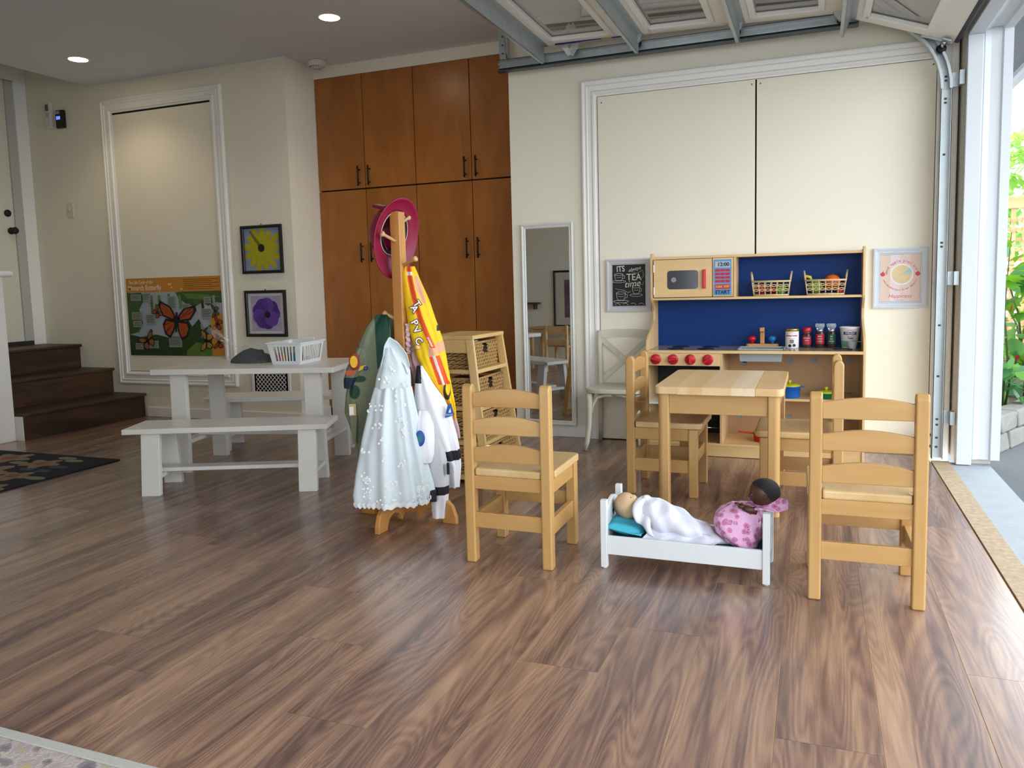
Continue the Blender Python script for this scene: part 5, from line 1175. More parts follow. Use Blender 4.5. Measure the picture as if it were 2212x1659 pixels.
for (px, py, cnt) in ((800, 1015, 9), (803, 1035, 7), (850, 1020, 10), (855, 1045, 7), (910, 1040, 10), (922, 1030, 6), (876, 895, 9), (880, 915, 7), (828, 905, 3), (838, 925, 3), (835, 860, 3), (880, 860, 3), (872, 980, 5), (838, 965, 3), (805, 870, 3), (856, 785, 4), (845, 810, 3), (884, 820, 3), (905, 1060, 4), (835, 1060, 4), (795, 960, 3), (865, 840, 3)):
    for k in range(int(cnt * 1.7)):
        uu, zz = U(px + re_.gauss(0, 6), py), Z(py + re_.gauss(0, 7)); best = None
        for i in range(90, 180):
            v = (zz - Z(1074)) / (Z(826) - Z(1074))
            if not 0 <= v <= 1: break
            p = skf(i / 180 + .0, v)
            if p[1] < -.10 and (best is None or abs(p[0] - uu) < abs(best[0] - uu)): best = p
        if best is None: best = (uu, -.137, zz)
        cx_, cy_, cz_ = best[0], best[1] - .003, best[2]; n = 5; r_ = re_.uniform(.0028, .0044); a0 = re_.uniform(0, 6)
        for q in range(n):
            a = a0 + q * 2 * math.pi / n; c, s = math.cos(a), math.sin(a)
            em.add([(cx_, cy_ - .001, cz_), (cx_ + r_ * (c * .9 - s * .75), cy_, cz_ + r_ * (s * .9 + c * .75)), (cx_ + r_ * 1.5 * c, cy_ - .0005, cz_ + r_ * 1.5 * s), (cx_ + r_ * (c * .9 + s * .75), cy_, cz_ + r_ * (s * .9 - c * .75))], [(0, 1, 2, 3)])
tag(em.build('embroidery', mat('silk_white', '#e4e8e6', .5, var=.03), dr, recalc=False), kind='stuff')

# white space suit
ss = thing('space_suit', 'white space suit costume with black bands and blue badge on the coat rack', 'costume', M=MR)
M_SUIT = mat('suit_white', '#e3e3e8', .75, var=.04, scale=12, sheen=.2); M_SBLK = mat('suit_black', '#15161b', .6); M_SGREY = mat('suit_grey_white', '#c3c4c9', .75)
loft(pxtab([(1060, 966, 998, .04, -.02), (1010, 955, 1001, .05, -.03), (985, 935, 999, .055, -.04), (940, 915, 992, .06, -.05), (900, 903, 982, .06, -.06), (860, 902, 965, .052, -.06), (830, 904, 945, .04, -.06), (800, 907, 928, .025, -.055), (786, 908, 919, .015, -.055)], -.05, .05), 80, 60, (7, .007, .003), seed=1.3, mats=[M_SUIT, M_SBLK], name='jacket', parent=ss, mfn=lambda c, u, v: 1 if (c.z > Z(822) and c.x < U(916, 810) and c.y < -.03) or (Z(996) < c.z < Z(975) and c.x > U(960, 985)) else 0)
loft(pxtab([(990, 903, 938, .03, -.125), (975, 900, 943, .036, -.125), (940, 899, 943, .036, -.12), (905, 902, 942, .03, -.11), (880, 908, 938, .022, -.09)], -.12, .035), 48, 26, (5, .003, .002), seed=4, mats=[M_SUIT], name='sleeve', parent=ss)
MB().lathe([(.0, 0), (.030, .0), (.033, .002)], (U(912, 932), -.1615, Z(935)), 24, 'Y', sx=.60).build('sleeve_badge', mat('badge_blue', '#1f4f9c', .6), ss)
MB().lathe([(.0, 0), (.017, .0)], (U(912, 934), -.1630, Z(935)), 20, 'Y', sx=.60, cap=False).build('badge_earth', mat('badge_teal', '#2c6f7c', .6), ss)
loft(pxtab([(1118, 940, 968, .022, -.10), (1080, 936, 972, .028, -.10), (1040, 930, 973, .032, -.10), (990, 925, 970, .036, -.09), (930, 925, 960, .03, -.08)], -.1, .03), 48, 50, (4, .003, .002), seed=2, mats=[M_SGREY, M_SBLK, M_SUIT], name='trouser_leg', parent=ss, mfn=lambda c, u, v: 1 if Z(1066) < c.z < Z(1048) else (2 if c.z < Z(1066) else 0))
MB().box(U(920, 1062), U(946, 1062), -.150, -.128, Z(1076), Z(1050)).build('buckle', M_SBLK, ss, bevel=.004)
MB().box(U(968, 1010), U(974, 1010), -.135, -.12, Z(1020), Z(995)).build('strap_clip', M_SBLK, ss, bevel=.003)
bdg = MB().prism([(U(965, 896), Z(897)), (U(985, 892), Z(893)), (U(978, 868), Z(866)), (U(970, 872), Z(872))], -.118, -.115, 'XZ').build('chest_badge', mat('badge_blue', '#1f4f9c', .6), ss)
MB().prism([(U(972, 884), Z(886)), (U(978, 884), Z(886)), (U(976, 876), Z(876))], -.120, -.118, 'XZ').build('badge_star', M_SUIT, ss)
text('SPACE', .010, Matrix.Translation((U(974, 893), -.1195, Z(891))) @ Matrix.Rotation(R(90), 4, 'X'), M_SUIT, ss)

# yellow construction costume
yc = thing('builder_costume', 'yellow costume with orange stripes and outlined letters on the coat rack', 'costume', M=MR)
M_YEL = mat('costume_yellow', '#e8bf08', .65, var=.06, scale=12); M_ORG = mat('costume_orange', '#e0521a', .65); M_SKIN = mat('costume_tan', '#d9a07a', .65); M_SIL = mat('reflective_grey', '#d8cfcc', .5); M_YCH = mat('costume_charcoal', '#2a2a2a', .6)
ytab = pxtab([(912, 984, 994, .015, .01), (890, 972, 993, .02, .01), (860, 954, 988, .03, .0), (820, 932, 981, .04, -.005), (770, 908, 972, .045, -.01), (740, 901, 966, .045, -.01), (700, 891, 954, .042, -.01), (650, 885, 936, .036, -.01), (610, 882, 920, .028, -.01), (585, 880, 910, .02, -.01), (571, 884, 904, .012, -.01)], 0, .03)
def ymat(c, u, v):
    py = 445 + (1.322 - c.z) / .001928; px = c.x * 508 + 868 + .03 * (py - 445)
    if c.y > -.0 + .03: return 0
    s1 = interp([(570, 892), (600, 895), (640, 903), (680, 914), (720, 930), (750, 943)], py)[0]
    if abs(px - s1) < 5.5 and py < 748: return 3 if (582 < py < 590 or 724 < py < 745 and abs(px - s1 + 1) < 1.6) else 1
    a = interp([(594, 904), (620, 911), (650, 921)], py)[0]
    if 592 < py < 652 and abs(px - a - 3) < 7.5 * math.sin(math.pi * (py - 590) / 64) ** .5: return 2
    if 735 < py - (958 - px) * .35 < 760 and px > 932: return 2
    s2 = 940 + (py - 765) * .33
    if 765 < py < 830 and abs(px - s2 - 4) < 12: return 3 if abs(px - s2 - 3) < 3 else 1
    if 815 < py < 900 and px < 921 + (py - 800) * .62 + 7: return 1
    if (px - 972) ** 2 / 70 + (py - 843) ** 2 / 520 < 1: return 0 if (px - 974) ** 2 / 30 + (py - 840) ** 2 / 200 < 1 else 4
    if 700 < py < 712 and 950 < px < 958: return 4
    if py > 862 and py < 885 and px < 970: return 2
    return 0
loft(ytab, 260, 300, (4, .006, .002), seed=3.3, mats=[M_YEL, M_ORG, M_SKIN, M_SIL, M_YCH], name='tabard', parent=yc, mfn=ymat)
for ch, px, py, rot in (('P', 903, 692, -62), ('V', 907, 708, -55), ('C', 911, 732, -50), ('T', 908, 652, -58), ('A', 903, 662, -60)):
    Mx = Matrix.Translation((U(px, py), -.062 if py > 670 else -.052, Z(py))) @ Matrix.Rotation(R(90), 4, 'X') @ Matrix.Rotation(R(rot), 4, 'Z')
    text(ch, .040, Mx @ Matrix.Translation((0, 0, 0)), mat('letter_outline', '#3a2422', .6), yc, 'letter_outline', bold=.0035, ext=.001)
    text(ch, .040, Mx @ Matrix.Translation((0, 0, .0015)), mat('letter_white', '#ece4e0', .6), yc, 'letter', bold=.0006, ext=.001)

# green ranger vest
gv = thing('ranger_vest', 'olive green ranger vest with dark green patches on the coat rack', 'costume', M=MR)
M_OLV = mat('vest_olive', '#6f7560', .8, var=.08, scale=14); M_DGR = mat('vest_dark_green', '#0f3b2a', .7, var=.06); M_PIP = mat('vest_piping', '#4f6a3a', .7)
gtab = pxtab([(1000, 782, 800, .02, .05), (960, 776, 812, .03, .05), (920, 764, 826, .045, .05), (890, 754, 835, .055, .05), (850, 756, 842, .06, .05), (810, 764, 850, .06, .05), (770, 776, 855, .055, .05), (730, 788, 858, .045, .05), (700, 802, 858, .035, .05), (682, 816, 855, .022, .05), (674, 826, 848, .012, .05)], .05, .05)
def gmat(c, u, v):
    py = 445 + (1.322 - c.z) / .001928; px = c.x * 508 + 868 + .03 * (py - 445)
    if py < 790 and px > 818 + (py - 680) * .05 and px < 850: return 1
    for (x, y, a, b) in ((775, 841, 11, 15), (786, 813, 13, 7)):
        q = ((px - x) / a) ** 2 + ((py - y) / b) ** 2
        if q < 1: return 1
        if q < 1.25: return 2
    return 0
loft(gtab, 260, 280, (5, .012, .006), seed=6, mats=[M_OLV, M_DGR, M_PIP], name='vest', parent=gv, mfn=gmat)
sl_ = MB(); 
loft(pxtab([(832, 752, 770, .025, .01), (815, 751, 778, .03, .01), (790, 757, 790, .035, .015), (765, 770, 800, .03, .02), (745, 780, 805, .02, .03)], .01, .03), 60, 50, (3, .003, .002), seed=8, mats=[M_OLV, mat('cuff_navy', '#1b2a3c', .7)], name='sleeve', parent=gv, mfn=lambda c, u, v: 1 if c.z < Z(808) else 0)
bd = MB().lathe([(0, 0), (.034, 0), (.036, .002)], (U(776, 773), -.026, Z(773)), 28, 'Y', sx=.62).build('round_badge', mat('badge_red', '#8e2316', .6), gv)
MB().lathe([(0, 0), (.025, 0)], (U(775, 773), -.0275, Z(773)), 28, 'Y', sx=.62, cap=False).build('badge_centre', mat('badge_yellow', '#d8a91e', .6, var=.15, scale=60), gv)
MB().box(U(758, 797), U(776, 797), -.0275, -.025, Z(802), Z(792)).build('name_bar', mat('badge_rust', '#a8451c', .6), gv)
MB().prism([(U(783, 790), Z(795)), (U(795, 790), Z(790)), (U(803, 790), Z(793)), (U(800, 780), Z(782)), (U(788, 784), Z(784))], -.010, -.006, 'XZ').build('feather_badge', mat('badge_yellow', '#d8a91e', .6), gv)
MB().lathe([(0, 0), (.010, 0)], (U(799, 790), -.010, Z(789)), 16, 'Y').build('blue_badge', mat('badge_sky', '#2f78bd', .6), gv)
MB().box(U(763, 877), U(778, 877), -.012, -.008, Z(892), Z(866)).build('pocket_card', mat('card_tan', '#c3a577', .6), gv)
MB().box(U(764, 878), U(773, 878), -.014, -.012, Z(890), Z(872)).build('card_white', mat('card_white', '#e3e3e0', .6), gv)
MB().prism([(U(765, 895), Z(893)), (U(780, 895), Z(893)), (U(776, 955), Z(955)), (U(770, 955), Z(955))], -.008, -.003, 'XZ').build('pocket_flap', M_OLV, gv)
# pink garment behind
pk = thing('pink_top', 'pale pink ruffled top half hidden behind the yellow costume', 'clothing', M=MR)
loft(pxtab([(960, 985, 1000, .02, .06), (940, 975, 999, .03, .06), (880, 950, 985, .05, .06), (830, 895, 960, .06, .06), (780, 885, 930, .06, .06), (730, 884, 912, .05, .06), (700, 885, 904, .03, .06), (690, 886, 899, .02, .06)], .06, .05), 80, 50, (8, .008, .005), seed=5, mats=[mat('dusty_pink', '#cdaeb6', .7, var=.08)], name='body', parent=pk)
MB().grid(lambda u, v: (U(lerp(885, 893, v) + 1.0 * math.sin(u * 31), 720) + .0, -.03 + .006 * math.sin(u * 37 + v * 2), lerp(Z(760), Z(694), u)), 40, 4).build('ruffle', mat('dusty_pink', '#cdaeb6', .7, var=.08), pk, recalc=False)

# magenta fire helmet on the top peg
yl = Vector((.22, -.12, .97)).normalized(); zl = Vector((-.68, .68, .25)); zl = (zl - yl * zl.dot(yl)).normalized(); xl = yl.cross(zl)
MH = MR @ Matrix.Translation((U(862, 500), .03, Z(498))) @ Matrix(((xl.x, yl.x, zl.x, 0), (xl.y, yl.y, zl.y, 0), (xl.z, yl.z, zl.z, 0), (0, 0, 0, 1)))
ht = thing('fire_helmet', 'magenta toy fire helmet hanging on the top of the coat rack', 'hat', M=MH)
M_MAG = mat('magenta_plastic', '#8c0f38', .42, var=.06)
A0, B0 = .080, .096
def brim(u, v):
    a = 2 * math.pi * u; bk = -math.sin(a); ext = .046 + .026 * max(0, bk) ** 1.5; k = v
    x = math.cos(a) * (A0 + ext * k); y = math.sin(a) * (B0 + ext * 1.25 * k)
    return (x, y, -.022 * k * k * (1 + .5 * max(0, bk)) + .004 * math.cos(2 * a) * k)
MB().grid(brim, 64, 6, True).build('brim', M_MAG, ht, solid=.004)
def dome(u, v):
    a = 2 * math.pi * u; t = v * math.pi / 2; r_ = math.cos(t) ** .7
    return (math.cos(a) * A0 * r_, math.sin(a) * B0 * r_, .115 * math.sin(t))
MB().grid(dome, 64, 14, True).build('dome', M_MAG, ht, solid=.003)
cr_ = MB()
for k in range(9):
    t = lerp(-.95, 1.2, k / 8); y = math.sin(t) * (B0 + .008); z = math.cos(t) * .118 + .006
    cr_.M = Matrix.Translation((0, y, z)) @ Matrix.Rotation(-t, 4, 'X'); cr_.box(-.010, .010, -.015, .012, -.010, .012 + .004 * (k % 2))
cr_.M = None; cr_.build('crest', mat('magenta_dark', '#7d1030', .4), ht, bevel=.002)
MB().box(-.035, .035, B0 - .012, B0 + .004, .05, .125).build('front_shield', mat('magenta_dark', '#7d1030', .4), ht, bevel=.005)
MB().box(-.022, .022, B0 + .004, B0 + .007, .100, .122).build('shield_plate', mat('helmet_silver', '#9fa0a4', .35, .5), ht, bevel=.003)
def band(u, v): a = 2 * math.pi * u; return (math.cos(a) * (A0 - .006 - .012 * v), math.sin(a) * (B0 - .006 - .012 * v), .002 + .030 * v)
MB().grid(band, 64, 3, True).build('head_band', mat('band_dark', '#2b2227', .6), ht, solid=.002)
MB().tube([(math.cos(a * math.pi / 24) * (A0 - .004), math.sin(a * math.pi / 24) * (B0 - .004), -.001) for a in range(48)], .0018, 6, closed=True).build('inner_piping', mat('piping_cream', '#d8cabb', .5), ht)
for k in range(3):
    a = k * math.pi / 3 + .4; c, s = math.cos(a), math.sin(a)
    MB().tube([(c * (A0 - .016) * q, s * (B0 - .016) * q, .03 + .055 * (1 - q * q)) for q in (-1, -.6, 0, .6, 1)], .005, 6).build('web_strap', mat('band_dark', '#2b2227', .6), ht)

# ---------------------------------------------------------------- wicker drawer tower
M_TW = wood('tower_pine', '#c39a5c', '#d3ae72', '#dfc08a', 'Z', .5, grain=.6)
M_TWX = wood('tower_pine_x', '#c39a5c', '#d3ae72', '#dfc08a', 'Y', .5, grain=.6)
tw = thing('drawer_tower', 'tapered pine tower holding four wicker drawers beside the cupboards', 'shelf unit', (-1.70, 3.72, 0))
TB = [(-1.935, 3.475), (-1.480, 3.475), (-1.480, 3.955), (-1.935, 3.955)]; TT = [(-1.835, 3.570), (-1.597, 3.570), (-1.575, 3.925), (-1.835, 3.925)]
def tp_(i, z): k = z / .742; return (lerp(TB[i][0], TT[i][0], k), lerp(TB[i][1], TT[i][1], k), z)
for i in range(4):
    sx, sy = (1 if i in (0, 3) else -1), (1 if i in (0, 1) else -1); b0 = tp_(i, 0); t0 = tp_(i, .722); w_ = .018; d_ = .042
    q = lambda p: [(p[0], p[1], p[2]), (p[0] + sx * d_, p[1], p[2]), (p[0] + sx * d_, p[1] + sy * w_, p[2]), (p[0], p[1] + sy * w_, p[2])]
    MB().hexa(q(b0), q(t0)).build('corner_post', M_TW, tw, True, bevel=.002)
def shelf(z, h, ex=0, name='shelf'):
    P_ = [tp_(i, z) for i in range(4)]; Q_ = [tp_(i, z) for i in range(4)]
    MB().hexa([(P_[i][0] + (-ex if i in (0, 3) else ex), P_[i][1] + (-ex if i in (0, 1) else ex), z - h) for i in range(4)], [(P_[i][0] + (-ex if i in (0, 3) else ex), P_[i][1] + (-ex if i in (0, 1) else ex), z) for i in range(4)]).build(name, M_TWX, tw, True, bevel=.002)
shelf(.742, .020, .004, 'top_board')
LV = [.045, .215, .385, .570]
for z in LV: shelf(z, .020, -.002)
for z0, z1 in ((.655, .722),): 
    a, b = tp_(0, z0), tp_(1, z0); c, d = tp_(1, z1), tp_(0, z1)
    MB().hexa([(a[0] + .042, a[1] + .003, z0), (b[0] - .042, b[1] + .003, z0), (b[0] - .042, b[1] + .014, z0), (a[0] + .042, a[1] + .014, z0)], [(d[0] + .042, d[1] + .003, z1), (c[0] - .042, c[1] + .003, z1), (c[0] - .042, c[1] + .014, z1), (d[0] + .042, d[1] + .014, z1)]).build('side_rail', M_TWX, tw, True)
M_WIC = mat('water_hyacinth', '#a5824e', .75, var=.35, scale=70, bump=.3, bscale=200)
M_WICD = mat('wicker_gap', '#2a1d10', .9)
rw = random.Random(3)
for bi, z0 in enumerate(LV):
    h = .135 if bi < 3 else .128; mid = z0 + .001
    P_ = [tp_(i, mid + h) for i in range(4)]
    x0, x1, y0, y1 = P_[0][0] + .030, P_[1][0] - .012, P_[0][1] + .026, P_[2][1] - .026
    t = thing('wicker_drawer', ('lowest', 'third', 'second', 'top')[bi] + ' wicker basket drawer in the tapered pine tower', 'basket', (0, 0, 0) if False else ((x0 + x1) / 2, (y0 + y1) / 2, mid))
    MB().box(x0 + .012, x1 - .012, y0 + .012, y1 - .012, mid + .001, mid + h - .02).build('lining', M_WICD, t, True)
    # woven strands on the two seen sides and plain backs
    for face in (0, 1):
        strands = MB(); Lf = (x1 - x0) if face == 0 else (y1 - y0); rows = 7 if face == 1 else 6; step = .034
        hole = (face == 1)
        for r_ in range(rows):
            zz = mid + .010 + (h - .024) * r_ / (rows - 1)
            for ph in (0, 1):
                n = int(Lf / .008); pts = []
                for i in range(n + 1):
                    s_ = Lf * i / n; w_ = math.sin(math.pi * (s_ / step + r_ * .5 + ph)) ; off = .004 * w_
                    dz = .0062 * math.sin(math.pi * (s_ / step + ph + r_ * .5) + .8) + rw.uniform(-.002, .002)
                    if face == 0: p = (x0 + s_, y0 + off * 1.0 + .004, zz + dz)
                    else: p = (x1 - off - .004, y0 + s_, zz + dz)
                    inhole = hole and abs(s_ - Lf * .5) < .026 and zz > mid + h - .052
                    if inhole:
                        if len(pts) > 1: strands.tube(pts, .0060, 5)
                        pts = []
                    else: pts.append(p)
                if len(pts) > 1: strands.tube(pts, .0060, 5)
        tag(strands.build('woven_side', M_WIC, t, True), kind='stuff')
    MB().tube([(x0, y0 + .004, mid + h), (x1 - .004, y0 + .004, mid + h), (x1 - .004, y1 - .004, mid + h), (x0, y1 - .004, mid + h)], .007, 7, closed=True).build('rim', M_WIC, t, True)
cl_ = thing('folded_cloth', 'pale cloth peeping over the top wicker drawer', 'cloth', (-1.70, 3.70, .575))
MB().grid(lambda u, v: (-.04 + .12 * u, -.10 + .14 * v, .118 + .016 * math.sin(u * 5) * math.sin(v * 7 + 1)), 14, 14).build('folds', mat('pale_cloth', '#a9b0b6', .8), cl_, solid=.006, recalc=False)

# ---------------------------------------------------------------- doll bed and dolls
bd = thing('doll_bed', 'small white wooden doll bed with arched headboard', 'doll bed', (-.405, 2.695, 0))
M_BED = mat('doll_bed_white', '#d2d6d8', .4, var=.012)
bx0, bx1, by0, by1 = -.270, .268, -.110, .110
for x, h in ((bx0, .243), (bx1, .240)):
    for y in (by0, by1):
        p_ = MB().box(x - .0115, x + .0115, y - .0115, y + .0115, .004, h).build('post', M_BED, bd, bevel=.002)
        MB().lathe([(.008, 0), (.008, .004)], (x, y, 0), 10).build('foot_pad', mat('clear_pad', '#cfd2d2', .4), p_)
for x, zt in ((bx0, .222), (bx1, .190)):
    n = 16; o = [(by0 + .0115, .060), (by1 - .0115, .060)] + [(lerp(by1 - .0115, by0 + .0115, i / n), zt - .038 + .046 * math.sin(math.pi * i / n) ** .8) for i in range(n + 1)]
    MB().prism(o, x - .006, x + .006, 'YZ').build('headboard' if x < 0 else 'footboard', M_BED, bd, bevel=.002)
    if x < 0:
        cu = MB()
        for dy, dz in ((0, 0),): pass
        hp = [(16 * math.sin(t) ** 3 / 16, (13 * math.cos(t) - 5 * math.cos(2 * t) - 2 * math.cos(3 * t) - math.cos(4 * t)) / 16) for t in [k * math.pi / 12 for k in range(24)]]
        MB().prism([(a * .014, .172 + b * .014) for a, b in hp], x + .0062, x + .0072, 'YZ').build('heart_cutout', mat('cutout_dark', '#2a2c2e', .7), bd)
for y in (by0, by1): MB().box(bx0 + .0115, bx1 - .0115, y - .006, y + .006, .050, .116).build('side_rail', M_BED, bd, bevel=.002)
MB().box(bx0 + .012, bx1 - .012, by0 + .006, by1 - .006, .058, .064).build('slat_base', M_BED, bd)
mt = thing('doll_mattress', 'dark teal mattress in the doll bed', 'mattress', (-.405, 2.695, .064))
MB().box(-.250, .250, -.100, .100, .0005, .036).build('cushion', mat('teal_sheet', '#0f5a66', .8), mt, bevel=.012, seg=3)
MB().tube([(-.245, -.099, .02), (.245, -.099, .02)], .002, 6).build('seam', mat('teal_seam', '#0c4852', .8), mt)
pi_ = thing('doll_pillow', 'turquoise doll pillow under the wrapped doll head', 'pillow', (-.612, 2.695, .101))
def pillow(u, v):
    x, y = (u - .5) * 2, (v - .5) * 2; e = (1 - abs(x) ** 3) * (1 - abs(y) ** 3); return x * .062, y * .092, e
for sg in (1, -1): pass
pg = MB()
pg.grid(lambda u, v: (lambda p: (p[0], p[1], .026 + .026 * p[2] ** .6 + .012 * (-p[0] / .062) * .8 + .003 * math.sin(v * 20)))(pillow(u, v)), 20, 24); pg.grid(lambda u, v: (lambda p: (p[0], p[1], .026 - .024 * p[2] ** .6 + .012 * max(0, -p[0] / .062) * .8 + .003 * math.sin(v * 20)))(pillow(u, v)), 20, 24)
pg.build('case', mat('turquoise_cotton', '#3fa6bd', .8, var=.05), pi_)
pc = MB().tube([(math.copysign(1, math.cos(a)) * abs(math.cos(a)) ** .4 * .0625, math.copysign(1, math.sin(a)) * abs(math.sin(a)) ** .4 * .0925, .027 + .0096 * (-math.copysign(1, math.cos(a)) * abs(math.cos(a)) ** .4)) for a in [k * math.pi / 16 for k in range(32)]], .0022, 5, closed=True).build('piping', mat('turquoise_cotton', '#3fa6bd', .8, var=.05), pi_)

def bump_(d, c, s): 
    c = Vector(c).normalized(); return math.exp(-(1 - d.dot(c)) / s)
def headfn(d):
    r_ = 1 + .10 * bump_(d, (1, 0, -.10), .008) + .05 * bump_(d, (1, 0, -.06), .03)
    for s_ in (-1, 1): r_ += -.050 * bump_(d, (.92, s_ * .34, .08), .018) + .035 * bump_(d, (.8, s_ * .50, -.35), .06)
    r_ += .045 * bump_(d, (1, 0, -.36), .010) - .03 * bump_(d, (1, 0, -.24), .006) - .025 * bump_(d, (1, 0, -.47), .006) + .06 * bump_(d, (.85, 0, -.66), .03) + .06 * bump_(d, (.75, 0, .65), .15) + .08 * bump_(d, (-1, 0, .25), .25)
    return r_
def head(par, R0, skin, lip, eye, M, closed=False):
    g = MB(); g.M = M; g.sphere((0, 0, 0), R0, 72, 54, (1.0, .90, 1.02), headfn); h_ = g.build('head', skin, par)
    for s_ in (-1, 1):
        e = MB(); e.M = M @ Matrix.Translation((R0 * .845, s_ * R0 * .30, R0 * .075)); e.sphere((0, 0, 0), R0 * .115, 16, 10, (.6, 1, .75)); e.build('eye', mat('eye_white', '#cfcabf', .25), h_)
        e = MB(); e.M = M @ Matrix.Translation((R0 * .915, s_ * R0 * .30, R0 * .075)); e.sphere((0, 0, 0), R0 * .055, 12, 8, (.45, 1, 1)); e.build('iris', eye, h_)
        e = MB(); e.M = M @ Matrix.Translation((-R0 * .02, s_ * R0 * .90, -R0 * .10)) @ Matrix.Rotation(s_ * .35, 4, 'Z')
        e.tube([(R0 * .13 * math.cos(t) - .0, s_ * .003 * (1 + math.cos(t)), R0 * .20 * math.sin(t)) for t in [k * math.pi / 10 for k in range(20)]], R0 * .045, 8, closed=True); e.sphere((0, 0, 0), R0 * .11, 12, 8, (.7, .4, 1.3)); e.build('ear', skin, h_)
    for k, zz in ((0, -.325), (1, -.405)):
        e = MB(); e.M = M; e.tube([(R0 * (1.015 - .35 * q * q - .02 * k), R0 * q, R0 * (zz + (.03 * (1 - abs(q) * 4) if k == 0 else .25 * q * q))) for q in (-.17, -.09, 0, .09, .17)], [R0 * .012, R0 * .035, R0 * .04, R0 * .035, R0 * .012], 8); e.build('lip', lip, h_)
    return h_
def skinmat(name, skin, hair, thr):
    m = bpy.data.materials.new(name); m.use_nodes = True; nt = m.node_tree; n = nt.nodes; L = nt.links.new; b = n['Principled BSDF']; b.inputs['Roughness'].default_value = .42
    return m, nt, n, L, b
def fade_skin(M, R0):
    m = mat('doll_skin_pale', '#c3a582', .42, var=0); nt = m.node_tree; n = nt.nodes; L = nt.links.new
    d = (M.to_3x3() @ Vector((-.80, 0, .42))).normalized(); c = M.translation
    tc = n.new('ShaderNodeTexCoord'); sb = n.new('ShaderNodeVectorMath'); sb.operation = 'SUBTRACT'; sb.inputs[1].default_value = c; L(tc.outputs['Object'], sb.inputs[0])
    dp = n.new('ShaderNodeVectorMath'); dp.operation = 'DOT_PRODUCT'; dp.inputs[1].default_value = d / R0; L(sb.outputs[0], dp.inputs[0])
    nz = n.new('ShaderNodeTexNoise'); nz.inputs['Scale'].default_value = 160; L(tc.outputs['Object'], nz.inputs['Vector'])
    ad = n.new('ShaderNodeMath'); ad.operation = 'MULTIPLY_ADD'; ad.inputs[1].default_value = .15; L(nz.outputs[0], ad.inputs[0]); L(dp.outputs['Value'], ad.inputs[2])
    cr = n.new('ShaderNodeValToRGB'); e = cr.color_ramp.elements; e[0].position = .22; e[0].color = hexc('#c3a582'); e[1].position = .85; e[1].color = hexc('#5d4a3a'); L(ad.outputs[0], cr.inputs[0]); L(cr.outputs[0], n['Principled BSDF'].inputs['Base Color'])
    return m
# doll 1 : head faces up and along +X ; local X = face, Z = crown
fx = Vector((.52, -.12, .85)).normalized(); cz1 = Vector((-.80, .0, .45)); cz1 = (cz1 - fx * cz1.dot(fx)).normalized(); sy1 = cz1.cross(fx)
D1 = thing('baby_doll', 'bald baby doll wrapped in a white blanket in the doll bed', 'doll', (-.45, 2.695, .10))
MH1 = WM[D1].inverted() @ Matrix.Translation((-.618, 2.690, .196)) @ Matrix(((fx.x, sy1.x, cz1.x, 0), (fx.y, sy1.y, cz1.y, 0), (fx.z, sy1.z, cz1.z, 0), (0, 0, 0, 1)))
h1 = head(D1, .046, fade_skin(MH1, .046), mat('doll_lip_pink', '#b87f70', .45), mat('iris_brown', '#2b1d14', .2), MH1)
hc = MB(); hc.M = MH1
def hairfn(d): return headfn(d) * 1.008
def cap(mb, R0, amin, amax, axis, fn, n=48, m=16, sc=(1.0, .90, 1.02)):
    ax = Vector(axis).normalized(); t1 = ax.orthogonal().normalized(); t2 = ax.cross(t1)
    def g(u, v):
        a = 2 * math.pi * u; t = lerp(0.001, amax + .10 * math.sin(3 * a), v); d = ax * math.cos(t) + (t1 * math.cos(a) + t2 * math.sin(a)) * math.sin(t); k = R0 * fn(d)
        return (d.x * k * sc[0], d.y * k * sc[1], d.z * k * sc[2])
    mb.grid(g, n, m, True)
pass
# blanket body
def wrap(u, v):
    a = 2 * math.pi * u; x = lerp(-.575, -.262, v)
    r_ = interp([(0, .030, .030), (.06, .048, .046), (.2, .060, .055), (.4, .062, .050), (.65, .050, .034), (.9, .036, .018), (1, .020, .008)], v); zc = interp([(0, .192), (.15, .180), (.4, .158), (.7, .128), (1, .106)], v)[0]
    y = 2.688 - .01 * v + r_[0] * math.cos(a) * 1.15; z = zc + r_[1] * math.sin(a)
    nn = noise.noise(Vector((x * 22, y * 22 + 5, z * 18))) * .012 + .004 * math.sin(v * 26 + 3 * math.cos(a)) * math.sin(a)
    return (x + nn * .4, y + nn * math.cos(a), max(.1015, z + nn * math.sin(a)))
wb = MB().grid(wrap, 72, 70, True); wb.build('blanket', mat('white_muslin', '#d4d5e2', .85, var=.05, scale=18, bump=.15, bscale=160), D1, True)
def fold(u, v):
    a = lerp(-.6, 3.5, u); x = lerp(-.565, -.50, v) + .02 * math.sin(u * 6); r0 = .060 + .006 * math.sin(v * 9 + u * 8) + .012 * v
    return (x, 2.690 + r0 * 1.1 * math.cos(a), .182 + r0 * .95 * math.sin(a) - .05 * v)
MB().grid(fold, 40, 12).build('blanket_fold', mat('white_muslin', '#d4d5e2', .85, var=.05, scale=18, bump=.15, bscale=160), D1, True, solid=.003, recalc=False)
def trail(u, v):
    x = lerp(-.54, -.30, u); y = lerp(2.640, 2.600, v) ; z = lerp(.150 - .10 * (x + .54) , .1025, v ** .7) + .006 * math.sin(u * 17 + v * 3) * (1 - v); return (x + .01 * math.sin(v * 5), y + .006 * math.sin(u * 21), max(.1022, z))
MB().grid(trail, 40, 10).build('blanket_edge', mat('white_muslin', '#d4d5e2', .85, var=.05, scale=18, bump=.15, bscale=160), D1, True, solid=.002, recalc=False)
